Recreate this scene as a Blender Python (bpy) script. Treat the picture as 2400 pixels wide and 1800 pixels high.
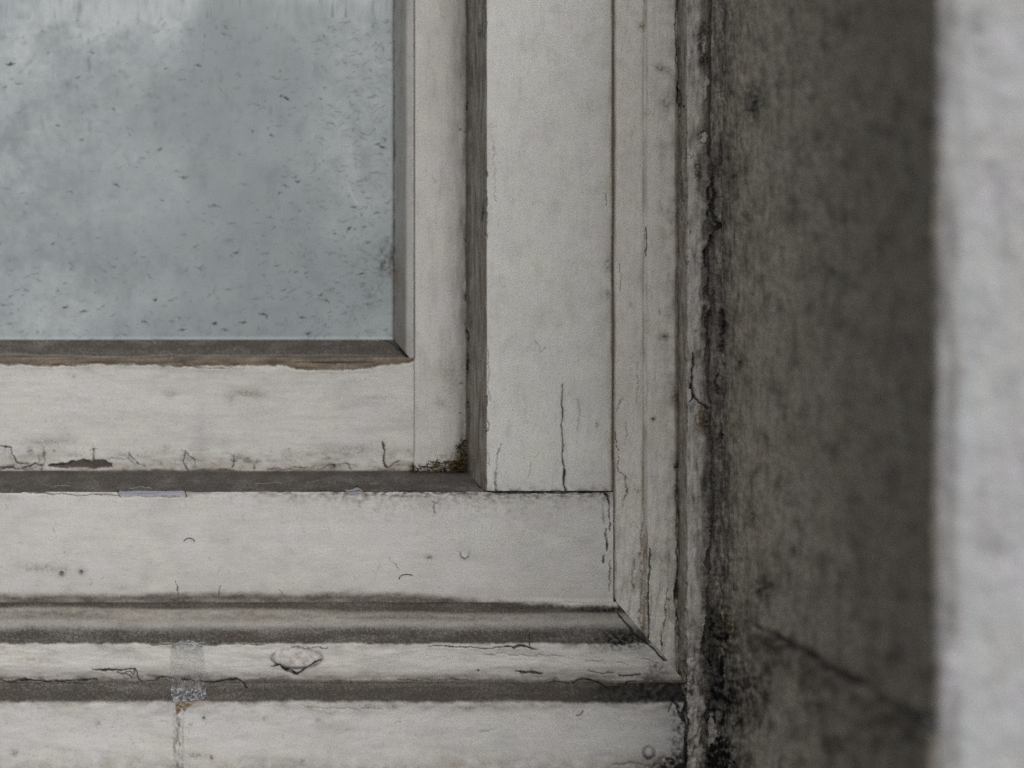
import bpy, math, random
import numpy as np

random.seed(7)
for o in list(bpy.data.objects):
    bpy.data.objects.remove(o)
scene = bpy.context.scene
COL = scene.collection

# ------------------------------------------------------------------ camera
D = 0.80                      # metres from the lens to the front face of the window frame
PX = 0.00025                  # metres per measured unit on that face
VX, VY = 800.0, 900.0         # measured units straight ahead of the lens
cam_d = bpy.data.cameras.new('camera')
cam = bpy.data.objects.new('camera', cam_d)
COL.objects.link(cam)
cam.location = (0, -D, 0)
cam.rotation_euler = (math.radians(90), 0, 0)
cam_d.sensor_width = 36
cam_d.lens = 48
cam_d.shift_x = 400 / 2400
cam_d.clip_start = 0.01
cam_d.clip_end = 500
cam_d.dof.use_dof = True
cam_d.dof.focus_distance = D + 0.002
cam_d.dof.aperture_fstop = 3.2
scene.camera = cam

# ------------------------------------------------------------------ light: overcast, from the right of the lens
SUN_AZ, SUN_EL = math.radians(20), math.radians(35)      # azimuth off the wall normal towards the right
world = bpy.data.worlds.new('World')
scene.world = world
world.use_nodes = True
nt = world.node_tree
bg = nt.nodes['Background']
sky = nt.nodes.new('ShaderNodeTexSky')
sky.sky_type = 'NISHITA'
sky.sun_disc = False
sky.sun_elevation = SUN_EL
sky.sun_rotation = math.pi - SUN_AZ
sky.air_density = 1.0
sky.dust_density = 3.0
hs = nt.nodes.new('ShaderNodeHueSaturation')            # a clouded sky: most of the blue is gone
hs.inputs['Saturation'].default_value = 0.22
nt.links.new(sky.outputs[0], hs.inputs['Color'])
nt.links.new(hs.outputs[0], bg.inputs[0])
bg.inputs[1].default_value = 0.06
sun_d = bpy.data.lights.new('sun', 'SUN')
sun = bpy.data.objects.new('sun', sun_d)
COL.objects.link(sun)
sun_d.energy = 1.4
sun_d.angle = math.radians(100)
sun_d.color = (1.0, 0.985, 0.955)
from mathutils import Vector
sdir = Vector((math.sin(SUN_AZ) * math.cos(SUN_EL), -math.cos(SUN_AZ) * math.cos(SUN_EL), math.sin(SUN_EL)))
sun.rotation_euler = sdir.to_track_quat('Z', 'Y').to_euler()
sun.location = sdir * 3

scene.view_settings.view_transform = 'Standard'
scene.view_settings.look = 'None'
scene.view_settings.exposure = 0.45
scene.view_settings.gamma = 1
scene.view_settings.use_curve_mapping = False
scene.cycles.use_denoising = False
scene.cycles.max_bounces = 8

# ------------------------------------------------------------------ numeric helpers
def X(px, y=0.0): return (px - VX) * PX * (D + y) / D
def Z(py, y=0.0): return -(py - VY) * PX * (D + y) / D

def _hash(ix, iy, seed):
    h = (ix.astype(np.int64) * 374761393 + iy.astype(np.int64) * 668265263 + seed * 1442695041) & 0xFFFFFFFF
    h = ((h ^ (h >> 13)) * 1274126177) & 0xFFFFFFFF
    return (h ^ (h >> 16)) & 0xFFFF

_GA = np.arange(65536) * (2 * np.pi / 65536)
_GX, _GY = np.cos(_GA).astype(np.float32), np.sin(_GA).astype(np.float32)

def perlin(x, y, seed):
    x0 = np.floor(x); y0 = np.floor(y)
    fx = (x - x0).astype(np.float32); fy = (y - y0).astype(np.float32)
    ix = x0.astype(np.int64); iy = y0.astype(np.int64)
    u = fx * fx * fx * (fx * (fx * 6 - 15) + 10)
    v = fy * fy * fy * (fy * (fy * 6 - 15) + 10)
    def g(dx, dy):
        h = _hash(ix + dx, iy + dy, seed)
        return _GX[h] * (fx - dx) + _GY[h] * (fy - dy)
    a = g(0, 0); b = g(1, 0); c = g(0, 1); d = g(1, 1)
    return ((a + (b - a) * u) * (1 - v) + (c + (d - c) * u) * v) * 1.5

def fbm(x, y, octaves, seed, gain=0.55):
    s = np.zeros(x.shape, np.float32); amp = 1.0; tot = 0
    for k in range(octaves):
        s += amp * perlin(x * 2 ** k + 17.3 * k, y * 2 ** k - 9.1 * k, seed + k * 13)
        tot += amp; amp *= gain
    return s / tot * 1.6

def ss(a, b, x):
    t = np.clip((x - a) / (b - a), 0, 1)
    return t * t * (3 - 2 * t)

class Feat:
    """height, wear and light put into the colour of one painted surface, in measured units on that surface"""
    CH = dict(dirt_shade=0, brown=1, dark=2, slate=3, rust=4, bare=5, film_sheen=6)
    def __init__(s, px, py, seed):
        s.px, s.py, s.seed = px.astype(np.float64), py.astype(np.float64), seed
        s.n = len(px)
        s.h = np.zeros(s.n, np.float32)
        s.w = np.zeros((7, s.n), np.float32)
        s.jx = s.fbm(34, 3, 91) * 6 + s.fbm(8, 3, 95) * 1.7
        s.jy = s.fbm(34, 3, 191) * 6 + s.fbm(8, 3, 195) * 1.7
    def fbm(s, size, octv, k, sx=1.0, sy=1.0, gain=0.55):
        return fbm(s.px / (size * sx), s.py / (size * sy), octv, s.seed * 101 + k, gain)
    def add(s, ch, v):
        c = s.CH[ch]; s.w[c] = s.w[c] + v * (1 - np.clip(s.w[c], 0, 1))
    def dist(s, poly, reach, jit=1.0):
        p = np.array(poly, float)
        lo = p.min(0) - reach - 12; hi = p.max(0) + reach + 12
        idx = np.nonzero((s.px > lo[0]) & (s.px < hi[0]) & (s.py > lo[1]) & (s.py < hi[1]))[0]
        if len(idx) == 0: return idx, None, None, None
        x = s.px[idx] + s.jx[idx] * jit; y = s.py[idx] + s.jy[idx] * jit
        best = np.full(len(idx), 1e9); side = np.zeros(len(idx)); tt = np.zeros(len(idx))
        seg = np.hypot(*(p[1:] - p[:-1]).T); cum = np.concatenate([[0], np.cumsum(seg)])
        for k in range(len(p) - 1):
            a, b = p[k], p[k + 1]; d = b - a; L2 = max(d @ d, 1e-9)
            t = np.clip(((x - a[0]) * d[0] + (y - a[1]) * d[1]) / L2, 0, 1)
            ex = x - (a[0] + t * d[0]); ey = y - (a[1] + t * d[1])
            dd = np.hypot(ex, ey); m = dd < best
            best[m] = dd[m]; side[m] = np.sign(d[0] * ey - d[1] * ex)[m]; tt[m] = ((cum[k] + t * seg[k]) / cum[-1])[m]
        return idx, best, side, tt
    def crack(s, poly, w=1.6, depth=0.0009, dark=1.0, lip=0.0, halo=0.0, hw=10, jit=1.0, taper=True, halo_ch='dirt_shade'):
        w *= 0.88; dark *= 0.92
        reach = max(w * 2.2, hw if (halo or lip) else 0)
        idx, d, side, t = s.dist(poly, reach, jit)
        if d is None: return
        ww = w * (0.72 + 0.55 * fbm(s.px[idx] / 17, s.py[idx] / 17, 2, s.seed + 777))
        ww = np.clip(ww, 0.35 * w, 2 * w)
        if taper: ww = ww * np.clip(np.minimum(t, 1 - t) * 9 + 0.35, 0, 1)
        m = 1 - ss(ww * 0.55, ww * 1.35 + 0.9, d)
        s.h[idx] -= depth * m
        s.w[2][idx] = np.maximum(s.w[2][idx], dark * m)
        if lip:
            s.h[idx] += lip * np.exp(-(d / hw) ** 2) * (0.4 + 0.6 * (side > 0))
        if halo:
            c = s.CH[halo_ch]
            v = halo * np.exp(-(d / hw) ** 2) * np.clip(0.6 + 0.8 * fbm(s.px[idx] / 9, s.py[idx] / 9, 3, s.seed + 5), 0, 1.4)
            s.w[c][idx] = np.maximum(s.w[c][idx], v)
    def blob(s, cx, cy, rx, ry, ch, amt, noise=0.8, size=10, hard=False):
        idx = np.nonzero((abs(s.px - cx) < rx * 2.6) & (abs(s.py - cy) < ry * 2.6))[0]
        if len(idx) == 0: return
        x = s.px[idx]; y = s.py[idx]
        r2 = ((x - cx) / rx) ** 2 + ((y - cy) / ry) ** 2
        n = fbm(x / size, y / size, 4, s.seed + int(cx) * 3 + int(cy))
        if hard:
            v = amt * (1 - ss(0.75, 1.15, np.sqrt(r2) + noise * n * 0.5))
        else:
            v = amt * np.exp(-r2) * np.clip(1 + noise * n * 1.6, 0, 2)
        c = s.CH[ch]
        s.w[c][idx] = np.clip(s.w[c][idx] + v, 0, 1)
        return idx
    def chips(s, p, c, other, depth=0.0012, dirt_shade=0.5, thr=0.12, w=4.0, size=16):
        """worn and chipped arris: p is the coordinate across it, c where it runs"""
        n = fbm(other / (size * 2.2), p / (size * 1.3), 4, s.seed * 7 + int(c))
        place = ss(-0.05, 0.35, fbm(other / (size * 9), p * 0 + 1.7, 3, s.seed * 11 + int(c)))
        g = np.exp(-((p - c) / w) ** 2) * np.clip((n - thr) * 2.2, 0, 1) * place
        s.h -= depth * g
        s.add('dirt_shade', dirt_shade * g)
    def poly_mask(s, poly, jit=0.8):
        p = np.array(poly, float); lo = p.min(0) - 8; hi = p.max(0) + 8
        idx = np.nonzero((s.px > lo[0]) & (s.px < hi[0]) & (s.py > lo[1]) & (s.py < hi[1]))[0]
        x = s.px[idx] + s.jx[idx] * jit; y = s.py[idx] + s.jy[idx] * jit
        ins = np.zeros(len(idx), bool); n = len(p)
        for i in range(n):
            x1, y1 = p[i]; x2, y2 = p[(i + 1) % n]
            c = ((y1 > y) != (y2 > y)) & (x < (x2 - x1) * (y - y1) / (y2 - y1 + 1e-12) + x1)
            ins ^= c
        return idx[ins]

# ------------------------------------------------------------------ materials
def N(nt, typ, **kw):
    n = nt.nodes.new(typ)
    for k, v in kw.items():
        if k == 'inp':
            for kk, vv in v.items(): n.inputs[kk].default_value = vv
        else: setattr(n, k, v)
    return n

def ramp(nt, src, a, b, lo=0.0, hi=1.0):
    m = N(nt, 'ShaderNodeMapRange', clamp=True, interpolation_type='SMOOTHSTEP')
    nt.links.new(src, m.inputs['Value'])
    for k, v in (('From Min', a), ('From Max', b), ('To Min', lo), ('To Max', hi)):
        m.inputs[k].default_value = v
    return m.outputs[0]

def math_(nt, op, a, b):
    m = N(nt, 'ShaderNodeMath', operation=op)
    for k, v in enumerate((a, b)):
        if isinstance(v, (int, float)): m.inputs[k].default_value = v
        else: nt.links.new(v, m.inputs[k])
    return m.outputs[0]

def mix(nt, fac, a, b):
    m = N(nt, 'ShaderNodeMix', data_type='RGBA', clamp_factor=True)
    if isinstance(fac, (int, float)): m.inputs[0].default_value = fac
    else: nt.links.new(fac, m.inputs[0])
    for k, v in ((6, a), (7, b)):
        if isinstance(v, tuple): m.inputs[k].default_value = (*v, 1)
        else: nt.links.new(v, m.inputs[k])
    return m.outputs[2]

def noise(nt, vec, scale, detail=4, rough=0.55, stretch=None, off=0.0):
    if stretch or off:
        mp = N(nt, 'ShaderNodeMapping')
        mp.inputs['Scale'].default_value = stretch or (1, 1, 1)
        mp.inputs['Location'].default_value = (off, off * 1.7, off * 0.6)
        nt.links.new(vec, mp.inputs[0]); vec = mp.outputs[0]
    n = N(nt, 'ShaderNodeTexNoise')
    n.inputs['Scale'].default_value = scale
    n.inputs['Detail'].default_value = detail
    n.inputs['Roughness'].default_value = rough
    nt.links.new(vec, n.inputs['Vector'])
    return n.outputs[0]

DIRT_SHADE = (0.046, 0.041, 0.036); BROWN = (0.195, 0.148, 0.098); DARK = (0.006, 0.006, 0.006)
SLATE = (0.235, 0.245, 0.285); RUST = (0.125, 0.066, 0.022); BARE = (0.060, 0.043, 0.038); FILM_SHEEN = (0.43, 0.465, 0.485)  # the last colour also serves the sky reflection set into the pane

def weathered(name, a, b, grain='x', rough=0.62, spec=0.3, speck=0.5, grainy=0.25, mott=0.35, bump=1.0, off=0.0, dirt_shade_col=DIRT_SHADE, glass=False):
    m = bpy.data.materials.new(name); m.use_nodes = True
    nt = m.node_tree; L = nt.links
    bs = nt.nodes['Principled BSDF']
    tc = N(nt, 'ShaderNodeTexCoord').outputs['Object']
    w1 = N(nt, 'ShaderNodeAttribute', attribute_name='wear_shade'); w2 = N(nt, 'ShaderNodeAttribute', attribute_name='stain_sheen')
    s1 = N(nt, 'ShaderNodeSeparateColor'); L.new(w1.outputs['Color'], s1.inputs[0])
    s2 = N(nt, 'ShaderNodeSeparateColor'); L.new(w2.outputs['Color'], s2.inputs[0])
    big = noise(nt, tc, 14, 5, 0.6, off=3 + off)
    med = noise(nt, tc, 70, 6, 0.65, off=7 + off)
    fine = noise(nt, tc, 620, 4, 0.7, off=1 + off)
    hair = noise(nt, tc, 1300, 2, 0.6, off=5 + off)
    st = (0.05, 1, 1) if grain == 'x' else (1, 1, 0.05)
    gr = noise(nt, tc, 700, 3, 0.6, stretch=st, off=2 + off)
    col = mix(nt, ramp(nt, big, 0.3, 0.7), a, b)
    # faint tints of old layers
    tint = noise(nt, tc, 26, 4, 0.6, off=11 + off)
    col = mix(nt, ramp(nt, tint, 0.52, 0.75, 0, 0.30), col, tuple(c * k for c, k in zip(a, (0.90, 0.83, 0.84))))
    # cloudy grime and speckle
    hue = noise(nt, tc, 40, 3, 0.55, off=16 + off)
    col = mix(nt, ramp(nt, hue, 0.50, 0.66, 0, 0.8), col, tuple(c * k for c, k in zip(a, (0.985, 0.965, 0.995))))
    col = mix(nt, ramp(nt, hue, 0.50, 0.36, 0, 0.8), col, tuple(c * k for c, k in zip(a, (0.985, 0.985, 0.945))))
    g1 = ramp(nt, med, 0.50, 0.85, 0, mott)
    col = mix(nt, g1, col, tuple(c * 0.50 for c in a))
    g2 = math_(nt, 'MULTIPLY', ramp(nt, fine, 0.54, 0.74, 0, speck), ramp(nt, med, 0.30, 0.65, 0.45, 1.0))
    col = mix(nt, g2, col, tuple(c * 0.34 for c in a))
    g3 = ramp(nt, hair, 0.56, 0.74, 0, speck)
    col = mix(nt, g3, col, tuple(c * 0.38 for c in a))
    g4 = ramp(nt, gr, 0.50, 0.72, 0, grainy)
    col = mix(nt, g4, col, tuple(c * 0.5 for c in a))
    grit = noise(nt, tc, 1150, 3, 0.7, off=13 + off)
    gm = math_(nt, 'ADD', math_(nt, 'MULTIPLY', grit, 0.65), math_(nt, 'MULTIPLY', fine, 0.35))
    grains = ramp(nt, gm, 0.32, 0.68, -0.30, 0.30)
    def lay(col, src, c, k=1.0):
        f = math_(nt, 'MULTIPLY', grains, k)
        f = math_(nt, 'ADD', f, 1.0)
        f = math_(nt, 'MULTIPLY', f, src)
        return mix(nt, f, col, c)
    col = lay(col, s2.outputs[2], FILM_SHEEN, 0.7)
    col = lay(col, s1.outputs[1], BROWN, 1.0)
    dc = mix(nt, ramp(nt, grit, 0.40, 0.75), tuple(c * 0.75 for c in dirt_shade_col), tuple(c * 2.0 for c in dirt_shade_col))
    dc = mix(nt, ramp(nt, tint, 0.4, 0.65, 0, 0.5), dc, tuple(c * k for c, k in zip(dirt_shade_col, (1.45, 1.18, 1.05))))
    col = lay(col, s1.outputs[0], dc, 0.75)
    col = lay(col, s2.outputs[0], RUST, 1.3)
    col = lay(col, w1.outputs['Alpha'], SLATE, 0.4)
    col = lay(col, s2.outputs[1], BARE, 0.5)
    col = lay(col, s1.outputs[2], DARK, 0.25)
    L.new(col, bs.inputs['Base Color'])
    bs.inputs['Specular IOR Level'].default_value = spec
    r = ramp(nt, med, 0.3, 0.7, rough - 0.08, rough + 0.12)
    r = math_(nt, 'ADD', r, math_(nt, 'MULTIPLY', s1.outputs[0], 0.35))
    L.new(r, bs.inputs['Roughness'])
    hsum = math_(nt, 'ADD', math_(nt, 'MULTIPLY', fine, 0.6), math_(nt, 'MULTIPLY', gr, 0.28))
    hsum = math_(nt, 'ADD', hsum, math_(nt, 'MULTIPLY', med, 1.2))
    bp = N(nt, 'ShaderNodeBump'); bp.inputs['Strength'].default_value = 0.6
    bp.inputs['Distance'].default_value = 0.0004 * bump
    L.new(hsum, bp.inputs['Height']); L.new(bp.outputs[0], bs.inputs['Normal'])
    return m

M = {}
M['frame_x'] = weathered('old_white_paint_across', (0.568, 0.560, 0.546), (0.505, 0.496, 0.476), 'x', grainy=0.04, mott=0.22)
M['frame_z'] = weathered('old_white_paint_upright', (0.61, 0.608, 0.585), (0.55, 0.545, 0.52), 'z', off=20, grainy=0.15, mott=0.22)
M['mould_z'] = weathered('old_cream_paint_upright', (0.60, 0.580, 0.545), (0.535, 0.515, 0.48), 'z', off=31, mott=0.25, grainy=0.15)
M['mould_x'] = weathered('old_cream_paint_across', (0.56, 0.545, 0.52), (0.50, 0.485, 0.46), 'x', off=44, mott=0.25, grainy=0.13)
M['sash_x'] = weathered('sash_paint_across', (0.553, 0.545, 0.528), (0.495, 0.485, 0.465), 'x', off=50, mott=0.22, grainy=0.13)
M['sash_z'] = weathered('sash_paint_upright', (0.56, 0.548, 0.53), (0.49, 0.478, 0.46), 'z', off=60, mott=0.22)
M['putty'] = weathered('dirty_putty', (0.50, 0.49, 0.465), (0.45, 0.44, 0.415), 'z', off=70)
M['reveal'] = weathered('grubby_reveal_plaster', (0.54, 0.496, 0.425), (0.455, 0.415, 0.35), 'z', rough=0.75, spec=0.2, mott=0.6, grainy=0.5, speck=0.75, off=80)
M['wall'] = weathered('pale_wall_plaster', (0.452, 0.457, 0.470), (0.420, 0.424, 0.433), 'z', rough=0.8, spec=0.2, speck=0.35, mott=0.25, off=90, grainy=0.15)
M['bead'] = weathered('flaking_edge_paint', (0.54, 0.515, 0.48), (0.44, 0.418, 0.388), 'z', speck=0.7, mott=0.55, off=100)
M['glass'] = weathered('grimy_sheen_glass', (0.215, 0.255, 0.270), (0.190, 0.222, 0.238), 'z', rough=0.30, spec=0.5, speck=0.12, grainy=0.06, mott=0.12, bump=0.12, off=110, dirt_shade_col=(0.05, 0.055, 0.058))

def plain(name, col, rough=0.7, scale=300, var=0.4):
    m = bpy.data.materials.new(name); m.use_nodes = True
    nt = m.node_tree; bs = nt.nodes['Principled BSDF']
    tc = N(nt, 'ShaderNodeTexCoord').outputs['Object']
    n = noise(nt, tc, scale, 4)
    c = mix(nt, ramp(nt, n, 0.35, 0.65), tuple(x * (1 - var) for x in col), col)
    nt.links.new(c, bs.inputs['Base Color']); bs.inputs['Roughness'].default_value = rough
    bs.inputs['Specular IOR Level'].default_value = 0.25
    return m

# ------------------------------------------------------------------ objects
def tag(o, label=None, cat=None, group=None, kind=None):
    if label: o['label'] = label
    if cat: o['category'] = cat
    if group: o['group'] = group
    if kind: o['kind'] = kind
    return o

def empty(name, loc=(0, 0, 0)):
    o = bpy.data.objects.new(name, None); COL.objects.link(o)
    o.location = loc; o.empty_display_size = 0.02
    return o

def mesh_from(name, verts, faces4, mat, parent=None, ngons=(), smooth=True, wear_shade=None, stain_sheen=None):
    me = bpy.data.meshes.new(name)
    nv, nf = len(verts), len(faces4)
    loops = np.asarray(faces4, np.int32).ravel()
    starts = np.arange(nf, dtype=np.int32) * 4
    for g in ngons:
        starts = np.append(starts, np.int32(len(loops))); loops = np.concatenate([loops, np.asarray(g, np.int32)])
    me.vertices.add(nv); me.vertices.foreach_set('co', np.asarray(verts, np.float32).ravel())
    me.loops.add(len(loops)); me.loops.foreach_set('vertex_index', loops.astype(np.int32))
    me.polygons.add(len(starts)); me.polygons.foreach_set('loop_start', starts.astype(np.int32))
    me.update(calc_edges=True)
    if smooth:
        sm = np.ones(len(starts), bool); sm[nf:] = False
        me.polygons.foreach_set('use_smooth', sm)
    for nm, arr in (('wear_shade', wear_shade), ('stain_sheen', stain_sheen)):
        if arr is not None:
            at = me.attributes.new(nm, 'FLOAT_COLOR', 'POINT'); at.data.foreach_set('color', np.ascontiguousarray(arr, np.float32).ravel())
    me.validate(clean_customdata=False)
    me.materials.append(mat)
    o = bpy.data.objects.new(name, me); COL.objects.link(o)
    if parent: o.parent = parent
    return o

STEP = 0.00045
def span(lo, hi, flo, fhi, step=STEP, coarse=0.006):
    flo, fhi = max(lo, flo), min(hi, fhi)
    parts = []
    if flo > lo + 1e-6: parts.append(np.linspace(lo, flo, max(2, int((flo - lo) / coarse) + 1))[:-1])
    parts.append(np.linspace(flo, fhi, int((fhi - flo) / step) + 1))
    if hi > fhi + 1e-6: parts.append(np.linspace(fhi, hi, max(2, int((hi - fhi) / coarse) + 1))[1:])
    return np.concatenate(parts)

def sweep(name, parent, mat, axis, pts, ulo, uhi, feat=None, seed=1, end_hi=None, end_lo=None, round_=4, step=STEP, vfine=None):
    """a board: the closed profile pts (across, depth y, fine) run along x or z, with a displaced, worn front"""
    P = []; fine = []
    n = len(pts)
    for i in range(n):
        a0, y0, f = pts[i]; a1, y1, _ = pts[(i + 1) % n]
        L = math.hypot(a1 - a0, y1 - y0)
        k = max(1, int(round(L / step))) if f else 1
        for j in range(k):
            t = j / k; P.append((a0 + (a1 - a0) * t, y0 + (y1 - y0) * t)); fine.append(bool(f))
    P = np.array(P); fine = np.array(fine)
    inner = fine & np.roll(fine, 1)
    for _ in range(round_):
        Q = (np.roll(P, 1, 0) + 2 * P + np.roll(P, -1, 0)) / 4
        P = np.where(inner[:, None], Q, P)
    area = 0.5 * np.sum(P[:, 0] * np.roll(P[:, 1], -1) - np.roll(P[:, 0], -1) * P[:, 1])
    T = np.roll(P, -1, 0) - np.roll(P, 1, 0)
    nrm = np.stack([T[:, 1], -T[:, 0]], 1) * (1 if area > 0 else -1)
    nrm /= np.linalg.norm(nrm, axis=1)[:, None] + 1e-12
    wgt = inner.astype(float)
    flo, fhi = (X(-40), X(2440)) if axis == 'x' else (Z(1840), Z(-40))
    u = span(ulo, uhi, flo, fhi, step)
    nu, nv = len(u), len(P)
    U = np.repeat(u[:, None], nv, 1)
    if end_hi is not None:
        eh = np.array([end_hi(*p) for p in P]); U = ulo + (U - ulo) * ((eh - ulo) / (uhi - ulo))[None, :]
    if end_lo is not None:
        el = np.array([end_lo(*p) for p in P]); U = uhi - (uhi - U) * ((uhi - el) / (uhi - ulo))[None, :]
    A = np.repeat(P[None, :, 0], nu, 0); Y = np.repeat(P[None, :, 1], nu, 0)
    xx, zz = (U, A) if axis == 'x' else (A, U)
    s = D / ((D + Y) * PX)
    wear_shade = stain_sheen = None; h = np.zeros(nu * nv)
    if feat is not None:
        F = Feat((VX + xx * s).ravel(), (VY - zz * s).ravel(), seed)
        F.X, F.Y, F.Z = xx.ravel(), Y.ravel(), zz.ravel()
        F.na = np.repeat(nrm[None, :, 0], nu, 0).ravel(); F.ny = np.repeat(nrm[None, :, 1], nu, 0).ravel()
        feat(F)
        h = F.h.astype(float)
        w = np.clip(F.w, 0, 1)
        wear_shade = np.stack([w[0], w[1], w[2], w[3]], 1); stain_sheen = np.stack([w[4], w[5], w[6], np.ones(F.n)], 1)
    h = h.reshape(nu, nv) * wgt[None, :]
    A = A + h * nrm[None, :, 0]; Y = Y + h * nrm[None, :, 1]
    xx, zz = (U, A) if axis == 'x' else (A, U)
    V = np.stack([xx, Y, zz], 2).reshape(-1, 3)
    I = np.arange(nu * nv).reshape(nu, nv); J = np.roll(I, -1, 1)
    q = np.stack([I[:-1], I[1:], J[1:], J[:-1]], 2).reshape(-1, 4)
    flip = (area > 0) if axis == 'x' else (area < 0)
    if flip: q = q[:, ::-1]
    c0, c1 = I[0], I[-1][::-1]
    if not flip: pass
    else: c0, c1 = c0[::-1], c1[::-1]
    return mesh_from(name, V, q, mat, parent, ngons=(c0, c1), wear_shade=wear_shade, stain_sheen=stain_sheen)

def tube_mesh(paths, sides=5):
    """paths: list of (points, radius) -> verts, quads"""
    V = []; Fq = []
    for pts, r in paths:
        pts = [Vector(p) for p in pts]; base = len(V); n = len(pts)
        for i, p in enumerate(pts):
            t = (pts[min(i + 1, n - 1)] - pts[max(i - 1, 0)]).normalized()
            a = t.orthogonal().normalized(); b = t.cross(a)
            rr = r * (0.35 if i in (0, n - 1) else 1)
            for k in range(sides):
                an = 2 * math.pi * k / sides
                V.append(tuple(p + a * (math.cos(an) * rr) + b * (math.sin(an) * rr)))
        for i in range(n - 1):
            for k in range(sides):
                Fq.append((base + i * sides + k, base + i * sides + (k + 1) % sides, base + (i + 1) * sides + (k + 1) % sides, base + (i + 1) * sides + k))
    return V, Fq

# ================================================================== THE WALL
wall = tag(empty('plastered_wall'), 'grubby plastered wall with dark stained window reveal and pale front face at right', 'wall', kind='thing')

CRACK = np.array([(1655, -100), (1655, 300), (1656, 356), (1660, 374), (1666, 392), (1660, 431), (1653, 452), (1659, 482), (1655, 500), (1657, 518), (1669, 530), (1660, 554), (1659, 572), (1647, 587), (1651, 618), (1658, 642), (1654, 675), (1660, 696), (1666, 708), (1656, 741), (1653, 771), (1655, 807), (1650, 830), (1655, 900), (1661, 954),
                  (1659, 983), (1659, 1009), (1667, 1034), (1662, 1063), (1662, 1124), (1667, 1179), (1662, 1218), (1660, 1277), (1648, 1318), (1661, 1349), (1652, 1394), (1655, 1430), (1648, 1480), (1640, 1521), (1664, 1562), (1662, 1640), (1650, 1668), (1656, 1740), (1648, 1850)], float)
def crack_x(F):
    return np.interp(F.py, CRACK[:, 1], CRACK[:, 0]) + 2.6 * fbm(F.py / 7, F.py * 0 + 2.5, 4, 77) + 1.5 * fbm(F.px / 9, F.py / 9, 3, 78)
def jagged(F, on):
    # a paint skin broken along the crack: raised and curling on the left, a recessed crumbly bed on the right
    t = F.px - crack_x(F)
    live = ss(330, 385, F.py) * (1 - 0.5 * ss(800, 830, F.py) * (1 - ss(925, 950, F.py)))
    dn = 1 - 0.45 * ss(815, 860, F.py) * (1 - ss(1400, 1500, F.py))
    left = on * (1 - ss(-1.0, 0.6, t)); right = on * ss(-0.6, 1.0, t) * live
    F.h += left * live * (0.0012 * np.exp(-(t / 7) ** 2) + 0.0006)
    bed = right * np.exp(-np.clip(t, 0, None) / 16)
    F.h -= bed * (0.0042 + 0.0016 * F.fbm(9, 4, 61, .8, 1.4)) * 0.9
    F.add('dirt_shade', right * dn * np.exp(-np.clip(t, 0, None) / 22) * np.clip(0.75 + 0.5 * F.fbm(14, 4, 62, .6, 2), 0, 1))
    F.add('dark', right * np.exp(-np.clip(t, 0, None) / (1.6 + 4.0 * (dn - .45))) * np.clip(0.76 + 0.8 * F.fbm(26, 3, 63, .6, 2), 0.15, 1))
    F.add('dirt_shade', left * live * np.exp(-(np.clip(-t - 6, 0, None) / 8) ** 2) * np.clip(0.15 + 0.8 * F.fbm(16, 4, 64, .8, 1.6), 0, .7))
    F.add('film_sheen', left * live * np.exp(-((t + 3) / 2.2) ** 2) * 0.35)

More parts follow.
